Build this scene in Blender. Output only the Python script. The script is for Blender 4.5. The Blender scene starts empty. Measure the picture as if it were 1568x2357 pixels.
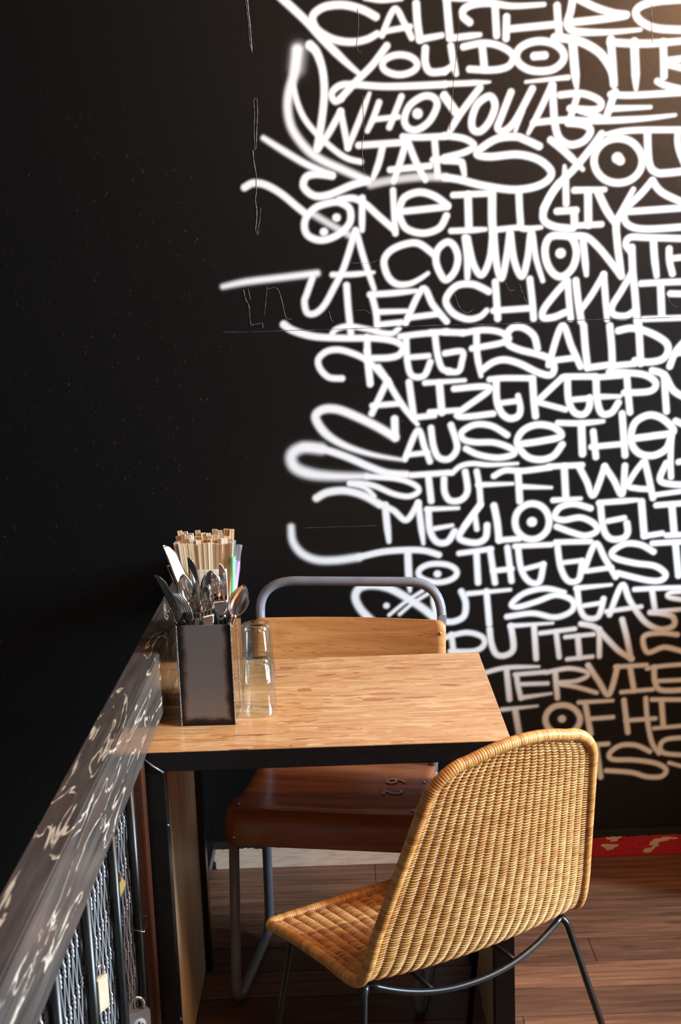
import bpy, bmesh, math, random
import numpy as np
from mathutils import Vector, Matrix

# ------------------------------------------------------------------ camera
SC = bpy.context.scene
COL = SC.collection
R_CAM = Matrix(((0.99937, 0.03497, 0.00516), (-0.00138, 0.18255, -0.98320), (-0.03548, 0.98257, 0.18249)))
cam_data = bpy.data.cameras.new('camera')
cam_data.sensor_fit = 'HORIZONTAL'; cam_data.sensor_width = 36.0
cam_data.lens = 36.0 * 2900.0 / 1568.0
cam_data.clip_start = 0.05; cam_data.clip_end = 60
cam_data.dof.use_dof = True; cam_data.dof.focus_distance = 2.75; cam_data.dof.aperture_fstop = 11.0
cam = bpy.data.objects.new('camera', cam_data); COL.objects.link(cam)
cam.matrix_world = Matrix.Translation((0, 0, 1.6)) @ R_CAM.to_4x4()
SC.camera = cam

# ------------------------------------------------------------------ light
SC.view_settings.view_transform = 'Standard'
SC.view_settings.look = 'None'
SC.view_settings.exposure = 0.0
SC.view_settings.gamma = 1.0
SC.view_settings.use_curve_mapping = False
SC.cycles.use_denoising = True
world = bpy.data.worlds.new('world'); SC.world = world; world.use_nodes = True
world.node_tree.nodes['Background'].inputs[0].default_value = (0.9, 0.95, 1.0, 1)
world.node_tree.nodes['Background'].inputs[1].default_value = 0.3

def area(name, loc, aim, sx, sy, power, col):
    d = bpy.data.lights.new(name, 'AREA'); d.shape = 'RECTANGLE'; d.size = sx; d.size_y = sy
    d.energy = power; d.color = col
    o = bpy.data.objects.new(name, d); COL.objects.link(o); o.location = loc
    o.rotation_euler = (Vector(aim) - Vector(loc)).to_track_quat('-Z', 'Z').to_euler()
    return o
def bulb(name, loc, power, col, r=0.06):
    d = bpy.data.lights.new(name, 'POINT'); d.energy = power; d.color = col; d.shadow_soft_size = r
    o = bpy.data.objects.new(name, d); COL.objects.link(o); o.location = loc
    return o
# daylight falling through the shop window in the right-hand wall
area('window_daylight', (4.58, 1.62, 1.80), (0.0, 2.1, 1.15), 2.85, 0.98, 1150, (0.62, 0.83, 1.0))
# warm ceiling lamps of the room, above and to the right of the camera
bulb('ceiling_lamp', (1.55, 1.45, 2.62), 150, (1.0, 0.50, 0.22), 0.22)
bulb('ceiling_lamp', (0.55, 2.88, 3.08), 34, (1.0, 0.62, 0.36), 0.10)
bulb('ceiling_lamp', (0.2, -1.2, 2.9), 14, (1.0, 0.60, 0.4), 0.2)
# ------------------------------------------------------------------ helpers
def tag(o, label=None, cat=None, group=None, kind=None):
    if label: o['label'] = label
    if cat: o['category'] = cat
    if group: o['group'] = group
    if kind: o['kind'] = kind
    return o
def empty(name, loc=(0, 0, 0), rz=0.0):
    o = bpy.data.objects.new(name, None); COL.objects.link(o)
    o.location = loc; o.rotation_euler = (0, 0, rz); o.empty_display_size = 0.05
    return o
def copy_tree(o, parent=None):
    c = o.copy(); COL.objects.link(c); c.parent = parent
    for ch in list(o.children): copy_tree(ch, c)
    return c

class MB:
    """collects simple solids, builds one mesh object"""
    def __init__(s): s.v = []; s.f = []; s.sm = []
    def add(s, vs, fs, smooth=False):
        n = len(s.v); s.v += [tuple(p) for p in vs]
        s.f += [tuple(i + n for i in f) for f in fs]; s.sm += [smooth] * len(fs)
        return s
    def box(s, a, b):
        x0, y0, z0 = a; x1, y1, z1 = b
        return s.add([(x0,y0,z0),(x1,y0,z0),(x1,y1,z0),(x0,y1,z0),(x0,y0,z1),(x1,y0,z1),(x1,y1,z1),(x0,y1,z1)],
              [(0,3,2,1),(4,5,6,7),(0,1,5,4),(1,2,6,5),(2,3,7,6),(3,0,4,7)])
    def tube(s, pts, r, n=10, closed=False, cap=True):
        P = [Vector(p) for p in pts]; m = len(P)
        rr = r if hasattr(r, '__len__') else [r] * m
        T = []
        for i in range(m):
            a = P[(i - 1) % m] if (closed or i > 0) else P[i]
            b = P[(i + 1) % m] if (closed or i < m - 1) else P[i]
            T.append((b - a).normalized())
        up = Vector((0, 0, 1)) if abs(T[0].z) < 0.9 else Vector((1, 0, 0))
        N = (up - T[0] * up.dot(T[0])).normalized()
        vs = []
        for i in range(m):
            N = (N - T[i] * N.dot(T[i]))
            N = N.normalized() if N.length > 1e-6 else T[i].orthogonal().normalized()
            B = T[i].cross(N)
            for k in range(n):
                a = 2 * math.pi * k / n
                vs.append(P[i] + (N * math.cos(a) + B * math.sin(a)) * rr[i])
        fs = []
        for i in range(m if closed else m - 1):
            j = (i + 1) % m
            for k in range(n):
                l = (k + 1) % n
                fs.append((i*n+k, i*n+l, j*n+l, j*n+k))
        if cap and not closed:
            fs.append(tuple(range(n - 1, -1, -1))); fs.append(tuple((m-1)*n + k for k in range(n)))
        return s.add(vs, fs, True)
    def lathe(s, prof, c=(0, 0, 0), n=32):
        vs = []; fs = []; m = len(prof)
        for r, z in prof:
            for k in range(n):
                a = 2 * math.pi * k / n
                vs.append((c[0] + r * math.cos(a), c[1] + r * math.sin(a), c[2] + z))
        for i in range(m - 1):
            for k in range(n):
                l = (k + 1) % n
                fs.append((i*n+k, i*n+l, (i+1)*n+l, (i+1)*n+k))
        return s.add(vs, fs, True)
    def grid(s, G, thick=None, closed=False, smooth=True):
        """G: rows of points; thick -> solid sheet offset along its normals"""
        G = np.array(G, float); a, b = G.shape[:2]
        def idx(i, j, o=0): return o + i * b + j
        fs = [(idx(i,j), idx(i,j+1), idx(i+1,j+1), idx(i+1,j)) for i in range(a-1) for j in range(b-1)]
        if thick is None: return s.add(G.reshape(-1, 3), fs, smooth)
        du = np.gradient(G, axis=1); dv = np.gradient(G, axis=0)
        N = np.cross(du, dv); N /= (np.linalg.norm(N, axis=2, keepdims=True) + 1e-12)
        H = G - N * thick; o = a * b
        fs += [(idx(i,j,o), idx(i+1,j,o), idx(i+1,j+1,o), idx(i,j+1,o)) for i in range(a-1) for j in range(b-1)]
        vs = np.concatenate([G.reshape(-1, 3), H.reshape(-1, 3)])
        s.add(vs, fs, smooth); base = len(s.v) - 2 * o
        side = []
        for j in range(b-1):
            side.append((idx(0,j+1), idx(0,j), idx(0,j,o), idx(0,j+1,o)))
            side.append((idx(a-1,j), idx(a-1,j+1), idx(a-1,j+1,o), idx(a-1,j,o)))
        for i in range(a-1):
            side.append((idx(i,0), idx(i+1,0), idx(i+1,0,o), idx(i,0,o)))
            side.append((idx(i+1,b-1), idx(i,b-1), idx(i,b-1,o), idx(i+1,b-1,o)))
        s.f += [tuple(q + base for q in f) for f in side]; s.sm += [False] * len(side)
        return s
    def mesh(s, name, mat=None, bevel=0.0):
        me = bpy.data.meshes.new(name); me.from_pydata(s.v, [], s.f); me.validate()
        if len(s.sm) == len(me.polygons): me.polygons.foreach_set('use_smooth', s.sm)
        bm = bmesh.new(); bm.from_mesh(me)
        if bevel: bmesh.ops.bevel(bm, geom=list(bm.edges), offset=bevel, segments=2, affect='EDGES', clamp_overlap=True)
        bmesh.ops.recalc_face_normals(bm, faces=list(bm.faces)); bm.to_mesh(me); bm.free()
        if mat: me.materials.append(mat)
        return me
    def build(s, name, mat=None, parent=None, bevel=0.0, loc=None):
        o = bpy.data.objects.new(name, s.mesh(name, mat, bevel)); COL.objects.link(o)
        if parent: o.parent = parent
        if loc: o.location = loc
        return o

def catmull(P, n=8, closed=False):
    P = np.array(P, float); m = len(P); out = []
    for i in range(m if closed else m - 1):
        if closed: a, b, c, d = P[(i-1)%m], P[i], P[(i+1)%m], P[(i+2)%m]
        else: a, b, c, d = P[max(i-1,0)], P[i], P[i+1], P[min(i+2,m-1)]
        for k in range(n):
            t = k / n
            out.append(0.5*((2*b) + (c-a)*t + (2*a-5*b+4*c-d)*t*t + (3*b-a-3*c+d)*t**3))
    if not closed: out.append(P[-1])
    return np.array(out)
def fillet(pts, r, n=6):
    """round the inner corners of a polyline"""
    P = [Vector(p) for p in pts]; out = [P[0]]
    for i in range(1, len(P) - 1):
        a = (P[i-1] - P[i]); b = (P[i+1] - P[i])
        d = min(r, a.length * 0.49, b.length * 0.49)
        p, q = P[i] + a.normalized() * d, P[i] + b.normalized() * d
        for k in range(n + 1):
            t = k / n
            out.append(p * (1-t)**2 + P[i] * 2*t*(1-t) + q * t*t)
    out.append(P[-1]); return out
def resample(P, step):
    P = np.array([tuple(p) for p in P], float); d = np.r_[0, np.cumsum(np.linalg.norm(np.diff(P, axis=0), axis=1))]
    s = np.linspace(0, d[-1], max(2, int(d[-1] / step) + 1))
    return np.stack([np.interp(s, d, P[:, k]) for k in range(3)], 1)

# ------------------------------------------------------------------ materials
class NT:
    def __init__(s, name):
        s.m = bpy.data.materials.new(name); s.m.use_nodes = True; s.t = s.m.node_tree
        s.b = s.t.nodes['Principled BSDF']
    def n(s, typ, **kw):
        o = s.t.nodes.new(typ)
        for k, v in kw.items():
            if k.startswith('_'): setattr(o, k[1:], v)
            else: s.set(o.inputs[k.replace('__', ' ')], v)
        return o
    def set(s, sock, v):
        if isinstance(v, bpy.types.NodeSocket): s.t.links.new(v, sock)
        elif isinstance(v, bpy.types.Node): s.t.links.new(v.outputs[0], sock)
        elif hasattr(v, '__len__') and len(v) == 3 and sock.type == 'RGBA': sock.default_value = (*v, 1)
        else: sock.default_value = v
    def coord(s, scale=(1,1,1), rot=(0,0,0), kind='Object', loc=(0,0,0)):
        c = s.n('ShaderNodeTexCoord'); mp = s.n('ShaderNodeMapping', Scale=scale, Rotation=rot, Location=loc)
        s.t.links.new(c.outputs[kind], mp.inputs[0]); return mp.outputs[0]
    def noise(s, vec, scale=5, detail=4, rough=0.55, dist=0.0):
        return s.n('ShaderNodeTexNoise', Vector=vec, Scale=scale, Detail=detail, Roughness=rough, Distortion=dist)
    def ramp(s, fac, stops, interp='LINEAR'):
        r = s.n('ShaderNodeValToRGB', Fac=fac); e = r.color_ramp.elements; r.color_ramp.interpolation = interp
        while len(e) < len(stops): e.new(0.5)
        for q, (p, c) in zip(e, stops):
            q.position = p; q.color = (*c, 1) if hasattr(c, '__len__') else (c, c, c, 1)
        return r.outputs[0]
    def mix(s, fac, a, b, mode='MIX'):
        x = s.n('ShaderNodeMixRGB', _blend_type=mode); s.set(x.inputs[0], fac); s.set(x.inputs[1], a); s.set(x.inputs[2], b)
        return x.outputs[0]
    def math(s, op, a, b=0.0, c=None):
        x = s.n('ShaderNodeMath', _operation=op); s.set(x.inputs[0], a); s.set(x.inputs[1], b)
        if c is not None: s.set(x.inputs[2], c)
        return x.outputs[0]
    def bump(s, h, strength=0.2, dist=0.002):
        b = s.n('ShaderNodeBump', Strength=strength, Distance=dist, Height=h); s.set(s.b.inputs['Normal'], b.outputs[0])
    def fin(s, color=None, rough=None, metal=None, **kw):
        if color is not None: s.set(s.b.inputs['Base Color'], color)
        if rough is not None: s.set(s.b.inputs['Roughness'], rough)
        if metal is not None: s.set(s.b.inputs['Metallic'], metal)
        for k, v in kw.items(): s.set(s.b.inputs[k.replace('__', ' ')], v)
        return s.m

def plain(name, col, rough=0.5, metal=0.0, var=0.12, scale=40, **kw):
    t = NT(name); f = t.noise(t.coord(), scale, 3)
    dk = tuple(c * (1 - var) for c in col); lt = tuple(min(1, c * (1 + var)) for c in col)
    return t.fin(t.ramp(f.outputs[0], [(0.3, dk), (0.7, lt)]), rough, metal, **kw)

def wall_shader(t):
    """black gloss paint with reddish pin specks where it chipped"""
    v = t.coord((60, 60, 22)); n = t.noise(v, 3.2, 2, 0.6)
    sp = t.ramp(n.outputs[0], [(0.70, 0.0), (0.74, 1.0)])
    zone = t.noise(t.coord((1, 1, 1)), 1.7, 2)
    msk = t.mix(1.0, sp, t.ramp(zone.outputs[0], [(0.45, 0.0), (0.62, 1.0)]), 'MULTIPLY')
    base = t.mix(msk, (0.0035, 0.0032, 0.003), (0.13, 0.02, 0.012))
    return base
def mat_wall():
    t = NT('black_wall_paint'); base = wall_shader(t)
    g = t.noise(t.coord(), 260, 3); g2 = t.noise(t.coord(), 9, 4)
    h = t.math('ADD', t.math('MULTIPLY', g.outputs[0], 0.5), g2.outputs[0])
    t.bump(h, 0.22, 0.002)
    return t.fin(base, t.math('MULTIPLY_ADD', g.outputs[0], 0.16, 0.30), **{'Specular IOR Level': 0.38})
def mat_mural():
    t = NT('white_spray_paint'); base = wall_shader(t)
    a = t.n('ShaderNodeAttribute', _attribute_name='cover')
    g = t.noise(t.coord(), 420, 2)
    cov = t.math('ADD', a.outputs['Fac'], t.math('MULTIPLY', t.math('SUBTRACT', g.outputs[0], 0.5), t.math('MULTIPLY', t.math('MULTIPLY', a.outputs['Fac'], t.math('SUBTRACT', 1.0, a.outputs['Fac'])), 0.9)))
    g1 = t.noise(t.coord(), 260, 3); g2 = t.noise(t.coord(), 9, 4)
    t.bump(t.math('ADD', t.math('MULTIPLY', g1.outputs[0], 0.5), g2.outputs[0]), 0.22, 0.002)
    rough = t.math('MULTIPLY_ADD', cov, 0.2, t.math('MULTIPLY_ADD', g1.outputs[0], 0.16, 0.30))
    return t.fin(t.mix(cov, base, (0.80, 0.81, 0.815)), rough, **{'Specular IOR Level': 0.38})
def mat_osb():
    t = NT('varnished_strand_board')
    w = t.noise(t.coord((1, 1, 1)), 9, 3)
    def layer(rot, sx, sy, loc):
        v = t.coord((sx, sy, 1), (0, 0, rot), loc=loc)
        vv = t.n('ShaderNodeVectorMath', _operation='ADD'); t.set(vv.inputs[0], v)
        sc = t.n('ShaderNodeVectorMath', _operation='SCALE', Scale=0.55); t.set(sc.inputs[0], w.outputs['Color']); t.set(vv.inputs[1], sc.outputs[0])
        return t.n('ShaderNodeTexVoronoi', Vector=vv.outputs[0], Scale=1.0, Randomness=1.0)
    pal = [(0.0, (0.36, 0.115, 0.054)), (0.04, (0.52, 0.21, 0.088)), (0.09, (0.62, 0.305, 0.120)), (0.4, (0.68, 0.35, 0.140)), (0.6, (0.71, 0.38, 0.160)), (0.8, (0.75, 0.43, 0.190)), (1.0, (0.82, 0.52, 0.27))]
    def col(l):
        s = t.n('ShaderNodeSeparateColor'); t.set(s.inputs[0], l.outputs['Color']); return s.outputs
    c = t.ramp(col(layer(0.03, 17, 95, (0, 0, 0)))[0], pal)
    for rot, sx, sy, loc, th in ((0.38, 19, 92, (3, 1, 0), 0.50), (-0.42, 18, 88, (7, 5, 0), 0.52), (0.85, 22, 95, (2, 8, 0), 0.72), (-0.10, 15, 90, (5, 2, 0), 0.60), (-0.85, 21, 84, (4, 3, 0), 0.80), (0.2, 12, 130, (8, 4, 0), 0.70), (1.35, 24, 80, (1, 9, 0), 0.90)):
        q = col(layer(rot, sx, sy, loc))
        fb = t.noise(t.coord((18, 420, 1), (0, 0, rot)), 2, 3)
        cc = t.mix(0.30, t.ramp(q[0], pal), t.ramp(fb.outputs[0], [(0.3, (0.5, 0.42, 0.36)), (0.62, (1, 1, 1))]), 'MULTIPLY')
        c = t.mix(t.ramp(q[1], [(th, 0.0), (th + 0.012, 1.0)]), c, cc)
    fib = t.noise(t.coord((14, 300, 1)), 3, 3)
    c = t.mix(0.22, c, t.ramp(fib.outputs[0], [(0.3, (0.45, 0.4, 0.36)), (0.65, (1, 1, 1))]), 'MULTIPLY')
    t.bump(fib.outputs[0], 0.05, 0.001)
    return t.fin(c, 0.24)
def mat_wood(name, stops, stretch=(2, 60, 60), rough=0.4, dash=0.0, rot=(0,0,0), bump=0.08, coat=0.0):
    t = NT(name); v = t.coord(stretch, rot)
    n = t.noise(v, 1.3, 6, 0.6, 0.4)
    c = t.ramp(n.outputs[0], stops)
    if dash:
        v2 = t.coord(tuple(q * 3.2 for q in stretch), rot); d = t.noise(v2, 2.2, 2)
        c = t.mix(t.math('MULTIPLY', t.ramp(d.outputs[0], [(0.6, 0.0), (0.7, 1.0)]), dash), c, tuple(q * 0.45 for q in stops[0][1]))
    t.bump(n.outputs[0], bump, 0.002)
    m = t.fin(c, rough)
    if coat: t.set(t.b.inputs['Coat Weight'], coat); t.set(t.b.inputs['Coat Roughness'], 0.15)
    return m
# traced lettering: [line, width mm, softness, opacity, start taper, end taper, closed, x/z points in mm on the wall]
STROKES = [
[0,13.7,1,1,1,1,0,[88,2271,128,2264,177,2267]],
[0,10.5,1,1,1,1,0,[283,2263,327,2259,393,2259]],
[0,23.4,1,1,1,0.55,0,[-122,2284,-61,2226,-19,2179,31,2128,68,2095]],
[0,22.6,1,1,1,0.85,0,[113,2227,80,2245,36,2257,-9,2255,-37,2240,-42,2222,-29,2199,7,2178,51,2170,89,2175,115,2187]],
[0,17.8,1,1,1,1,0,[127,2183,159,2243,182,2211,200,2175]],
[0,16.2,1,1,1,1,0,[132,2192,197,2201]],
[0,21.8,1,1,1,1,0,[213,2254,215,2210,220,2170]],
[0,20.2,1,1,1,0.8,0,[220,2170,274,2178]],
[0,21.8,1,1,1,1,0,[287,2270,291,2214,294,2172]],
[0,18.6,1,1,1,0.7,0,[294,2170,329,2173,368,2176]],
[0,21,1,1,1,0.6,0,[343,2206,327,2221,330,2237,353,2247,393,2249,449,2240,526,2241]],
[0,20.2,1,1,1,1,0,[406,2242,409,2173]],
[0,20.2,1,1,1,1,0,[434,2215,432,2165]],
[0,19.4,1,1,1,1,0,[441,2187,563,2194]],
[0,20.2,1,1,1,1,0,[558,2237,560,2205,563,2173]],
[0,20.2,1,1,1,1,0,[604,2254,652,2230,696,2215,728,2209,670,2202,596,2197]],
[0,21,1,1,1,0.5,0,[597,2253,591,2222,583,2194,596,2178,622,2173,689,2171,763,2174]],
[0,21,1,1,1,1,0,[887,2241,810,2239,766,2230,751,2213,767,2191,807,2175,888,2169]],
[1,21,1,1,1,1,0,[138,2158,102,2115,60,2077,21,2039]],
[1,20.2,1,1,1,1,0,[21,2037,6,2032,-2,2050,18,2068,52,2070,141,2062,279,2062]],
[1,16.2,1,1,1,0.4,0,[279,2063,335,2063,391,2064]],
[1,19.4,1,1,1,1,1,[212,2111,206,2100,190,2092,168,2089,147,2093,131,2102,126,2114,132,2125,148,2133,169,2136,191,2132,206,2123]],
[1,21,1,1,1,1,0,[233,2149,232,2114,245,2093,279,2093]],
[1,18.6,1,1,1,1,0,[279,2093,298,2104]],
[1,19.4,1,1,1,0.8,0,[296,2152,301,2119,308,2086]],
[1,19.4,1,1,1,1,0,[327,2149,373,2156,411,2150,442,2133,449,2117,436,2099,399,2092,341,2096]],
[1,21,1,1,1,1,0,[373,2152,378,2095]],
[1,21,1,1,1,1,1,[575,2118,567,2101,546,2088,516,2085,487,2090,465,2104,457,2122,465,2140,487,2152,516,2156,546,2150,567,2136]],
[1,22.2,1,1,1,1,0,[501,2121,527,2122]],
[1,23.4,1,1,1,0.6,0,[552,2163,596,2157,633,2143,667,2119,689,2084,698,2050]],
[1,24.3,1,1,1,0.45,0,[596,2151,601,2091,606,2042]],
[1,21.8,1,1,1,1,0,[690,2154,694,2105,698,2048]],
[1,21,1,1,1,0.8,0,[689,2147,748,2142,800,2141,889,2145]],
[1,23.4,1,1,1,0.45,0,[748,2146,751,2085,753,2034]],
[1,20.2,1,1,1,1,0,[819,2143,821,2101,822,2062]],
[1,18.6,1,1,1,1,0,[829,2099,889,2104]],
[1,18.6,1,1,1,1,0,[831,2090,890,2074]],
[1,18.6,1,1,1,1,0,[806,2051,828,2040,891,2023]],
[1,14.6,1,1,0.6,1,0,[480,2061,585,2068]],
[2,25.1,1.6,0.95,1.2,0.9,0,[-83,2157,-92,2104,-108,2054,-112,2011,-102,1967,-70,1921,-33,1892,23,1865,78,1839]],
[2,32.3,4.5,0.7,1,1,0,[-79,2156,-86,2114]],
[2,17.8,1,1,1,1,0,[-97,2075,-88,2032,-71,1992,-42,1955,-2,1917,31,1894,65,1884]],
[2,22.6,1,1,1.25,1,0,[-51,2166,-35,2148,-22,2105,-20,2051,-29,1987,-43,1920]],
[2,20.2,1,1,1,1,0,[-43,1918,-12,1957,19,2007]],
[2,19.4,1,1,1,1,0,[19,2007,26,1967,34,1919]],
[2,18.6,1,1,1,0.6,0,[34,1919,64,1983,92,2047]],
[2,18.6,1,1,1,0.8,0,[115,2025,100,1989,84,1958]],
[2,16.2,1,1,1,1,0,[102,1985,162,1989]],
[2,18.6,1,1,1,1,0,[171,2037,139,1965]],
[2,20.2,1,1,1,1,1,[223,2035,191,2015,177,1983,186,1961,210,1957,240,1977,259,2013,249,2033]],
[2,29.9,1,1,1,1,0,[210,1995,210,1995]],
[2,20.2,1,1,1,1,0,[275,2034,289,2015,305,1993]],
[2,19.4,1,1,1,1,0,[278,2038,308,1995]],
[2,20.2,1,1,1,0.7,0,[366,2051,315,1989,287,1945]],
[2,21,1,1,1,1,1,[390,2030,360,2013,345,1977,348,1952,367,1948,390,1972,403,2008]],
[2,20.2,1,1,1,1,0,[443,2038,418,1979,409,1954,425,1946,453,1970,496,2044]],
[2,17.8,1,1,1,0.6,0,[469,1991,453,1945]],
[2,18.6,1,1,1,0.6,0,[544,2051,517,1997,485,1938]],
[2,21,1,1,1,1,0,[546,2051,548,2003,552,1956,563,1923,589,1907,622,1914,640,1937,626,1953,585,1960]],
[2,18.6,1,1,1,0.5,0,[498,1963,577,1967,652,1962,765,1963,851,1969]],
[2,19.4,1,1,1,1,0,[565,2027,615,2029,652,2017,667,2002,652,1989,589,1994]],
[2,18.6,1,1,1,1,0,[607,2022,593,1980,586,1960]],
[2,17.8,1,1,1,1,0,[615,1988,664,1970]],
[2,20.2,1,1,1,1,0,[701,2030,679,1968]],
[2,18.6,1,1,1,1,0,[690,2024,746,2020,891,2023]],
[2,18.6,1,1,1,0.6,0,[694,1990,789,1990]],
[3,20.2,1.2,1,0.8,1,0,[-176,1950,-126,1917,-71,1883,-8,1854]],
[3,22.6,1,1,1,1,0,[80,1837,40,1828,-17,1807,-55,1806,-80,1828,-74,1851,-50,1858,-8,1853]],
[3,20.2,1,1,1,1,0,[61,1924,168,1927]],
[3,20.2,1,1,1,0.7,0,[120,1916,110,1880,94,1842]],
[3,19.4,1,1,1,1,0,[172,1941,213,1938,276,1938]],
[3,19.4,1,1,1,1,0,[276,1940,325,1931,349,1913,325,1898,275,1887]],
[3,20.2,1,1,1,0.8,0,[181,1932,163,1878,146,1833]],
[3,20.2,1,1,1,0.8,0,[183,1932,204,1877,226,1834]],
[3,19.4,1,1,1,1,0,[138,1862,238,1868]],
[3,19.4,1,1,1,1,0,[251,1930,254,1883,257,1844]],
[3,19.4,1,1,1,1,0,[246,1882,275,1882]],
[3,20.2,1,1,1,0.7,0,[275,1880,313,1876,320,1866,324,1842]],
[3,21.8,1,1,1,1,0,[512,1906,479,1922,453,1931,408,1928,370,1908,357,1892,389,1885,457,1888,509,1874,540,1847,535,1825,501,1808,444,1803,369,1816,312,1832,274,1839]],
[3,23.4,1.5,0.62,1,1,0,[277,1839,211,1842,135,1836,88,1828]],
[3,21,1,1,1,0.6,0,[541,1920,577,1890,621,1846]],
[3,21,1,1,1,1,0,[668,1930,637,1891,596,1845,554,1806,522,1754]],
[3,21,1,1,1,1,1,[770,1862,762,1835,740,1816,710,1810,679,1818,657,1839,649,1866,657,1893,679,1912,709,1918,739,1910,761,1889]],
[3,30.7,1,1,1,1,0,[707,1871,708,1871]],
[3,25.9,1,1,1,1,0,[715,1864,715,1864]],
[3,21,1,1,1,1,0,[782,1930,787,1857,804,1833,834,1830,894,1835]],
[3,17.8,1,1,0.5,1,0,[671,1928,746,1936,892,1932]],
[3,18.6,1,1,1,1,0,[858,1931,862,1884,899,1802]],
[4,21.8,1,1,1,1,0,[-229,1832,-206,1842,-175,1836,-138,1814,-102,1783,-80,1764]],
[4,20.2,1.5,0.75,1,1,0,[-61,1762,-20,1736,32,1705]],
[4,21.8,1,1,1,1,1,[-10,1788,-53,1776,-80,1746,-77,1712,-44,1696,-2,1706,31,1734,34,1768,14,1785]],
[4,24.3,1,1,1,1,0,[-1,1750,0,1750]],
[4,24.3,1,1,1,1,0,[-34,1716,-33,1716]],
[4,21,1,1,1,1,0,[9,1794,43,1796,73,1781,106,1750,145,1715]],
[4,20.2,1,1,1,0.8,0,[66,1796,64,1752,63,1717]],
[4,18.6,1,1,1,1,0,[144,1812,145,1760,147,1706]],
[4,21.8,1,1,1,1,0,[157,1763,172,1793,210,1805,248,1794,280,1770]],
[4,20.2,1,1,1,1,0,[160,1759,209,1762,280,1767]],
[4,21,1,1,1,1,0,[157,1752,174,1718,216,1704,258,1715,277,1745]],
[4,18.6,1,1,1,1,0,[295,1795,387,1796]],
[4,22.6,1,1,1,1,0,[332,1794,333,1713]],
[4,17.8,1,1,1,0.7,0,[288,1707,333,1707,375,1708]],
[4,24.3,1,1,1,1,0,[393,1800,392,1733,394,1700]],
[4,17,1,1,1,1,0,[402,1706,463,1710]],
[4,20.2,1,1,1,0.6,0,[460,1797,463,1731,470,1707,516,1708]],
[4,21.8,1,1,1,1,0,[562,1814,539,1784,522,1747,524,1724,546,1710,577,1704,598,1706,599,1741]],
[4,20.2,1,1,1,1,0,[556,1746,604,1747]],
[4,19.4,1,1,0.5,1,0,[575,1856,578,1815,579,1764]],
[4,19.4,1,1,1,0.8,0,[600,1796,676,1795]],
[4,22.6,1,1,1,1,0,[634,1791,635,1710]],
[4,17.8,1,1,1,1,0,[611,1709,668,1710]],
[4,22.6,1,1,1,0.8,0,[660,1787,680,1746,703,1711]],
[4,21,1,1,0.7,1,0,[748,1793,721,1744,706,1711,708,1666,715,1610,718,1583]],
[4,20.2,1,1,1,1,0,[795,1812,767,1781,735,1751,725,1725,741,1703,786,1694,896,1697]],
[4,20.2,1,1,1,1,0,[796,1812,823,1781,895,1747]],
[4,19.4,1,1,1,1,0,[740,1739,805,1741,895,1744]],
[5,20.2,1.5,1,0.8,1,0,[-296,1589,-236,1599,-140,1607,-55,1614]],
[5,20.2,1,1,1,1,0,[-67,1603,-82,1566,-90,1543,-84,1516,-63,1514,-39,1534,-14,1575,14,1627,46,1717]],
[5,19.4,1,1,1,0.8,0,[48,1715,65,1647,89,1569]],
[5,17.8,1,1,1,0.6,0,[-16,1609,33,1608,89,1611]],
[5,21,1,1,1,0.6,0,[245,1649,207,1678,173,1679,134,1664,116,1638,125,1600,147,1580,178,1579,205,1590,227,1604]],
[5,21,1,1,1,1,1,[277,1680,254,1663,248,1634,258,1603,273,1586,295,1606,304,1639,295,1669]],
[5,21,1,1,1,0.8,0,[323,1689,328,1638,327,1589]],
[5,20.2,1,1,1,1,0,[329,1687,343,1623,364,1595,385,1636,393,1696]],
[5,20.2,1,1,1,1,0,[396,1696,402,1621,414,1585,427,1635,436,1694]],
[5,20.2,1,1,1,0.7,0,[438,1694,447,1627,466,1588,481,1633,491,1696,502,1632,519,1575]],
[5,21.8,1,1,1,1,1,[565,1686,537,1682,525,1654,531,1616,550,1589,573,1585,596,1607,605,1644,593,1678]],
[5,29.1,1,1,1,1,0,[564,1642,565,1642]],
[5,20.2,1,1,1,1,0,[596,1684,630,1680,661,1653,692,1615,719,1579]],
[5,20.2,1,1,1,0.7,0,[621,1677,626,1628,630,1586]],
[5,19.4,1,1,1,1,0,[742,1641,730,1658,741,1675,787,1673,897,1666]],
[5,21,1,1,1,0.8,0,[800,1663,803,1622,809,1577]],
[5,19.4,1,1,1,1,0,[840,1643,841,1613,849,1581]],
[5,17.8,1,1,1,1,0,[845,1619,897,1622]],
[6,21,1,1,1,1,0,[19,1581,21,1528,26,1459]],
[6,19.4,1,1,1,0.7,0,[78,1556,128,1557,195,1561]],
[6,20.2,1,1,1,1,0,[83,1552,92,1510,94,1476]],
[6,18.6,1,1,1,0.8,0,[99,1511,169,1511]],
[6,18.6,1,1,1,1,0,[98,1479,155,1483]],
[6,20.2,1,1,1,1,0,[167,1481,212,1565,238,1524,272,1481]],
[6,18.6,1,1,1,1,0,[174,1494,253,1501]],
[6,21,1,1,1,0.8,0,[381,1553,342,1572,302,1571,277,1549,272,1527,291,1500,326,1485,357,1490,375,1505]],
[6,21,1,1,1,1,0,[398,1576,401,1526,403,1484]],
[6,18.6,1,1,1,1,0,[392,1504,488,1507]],
[6,20.2,1,1,1,1,0,[486,1580,492,1523,495,1481]],
[6,21,1,1,1,1,0,[580,1572,550,1540,521,1503,520,1482,546,1482,576,1493]],
[6,19.4,1,1,1,1,0,[582,1572,586,1520,590,1478]],
[6,21,1,1,1,1,0,[603,1572,609,1519,617,1469]],
[6,18.6,1,1,1,1,0,[617,1500,642,1533,674,1585]],
[6,19.4,1,1,1,0.8,0,[674,1585,678,1536,683,1471]],
[6,21,1,1,1,1,0,[745,1650,748,1590,754,1533,760,1464]],
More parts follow.
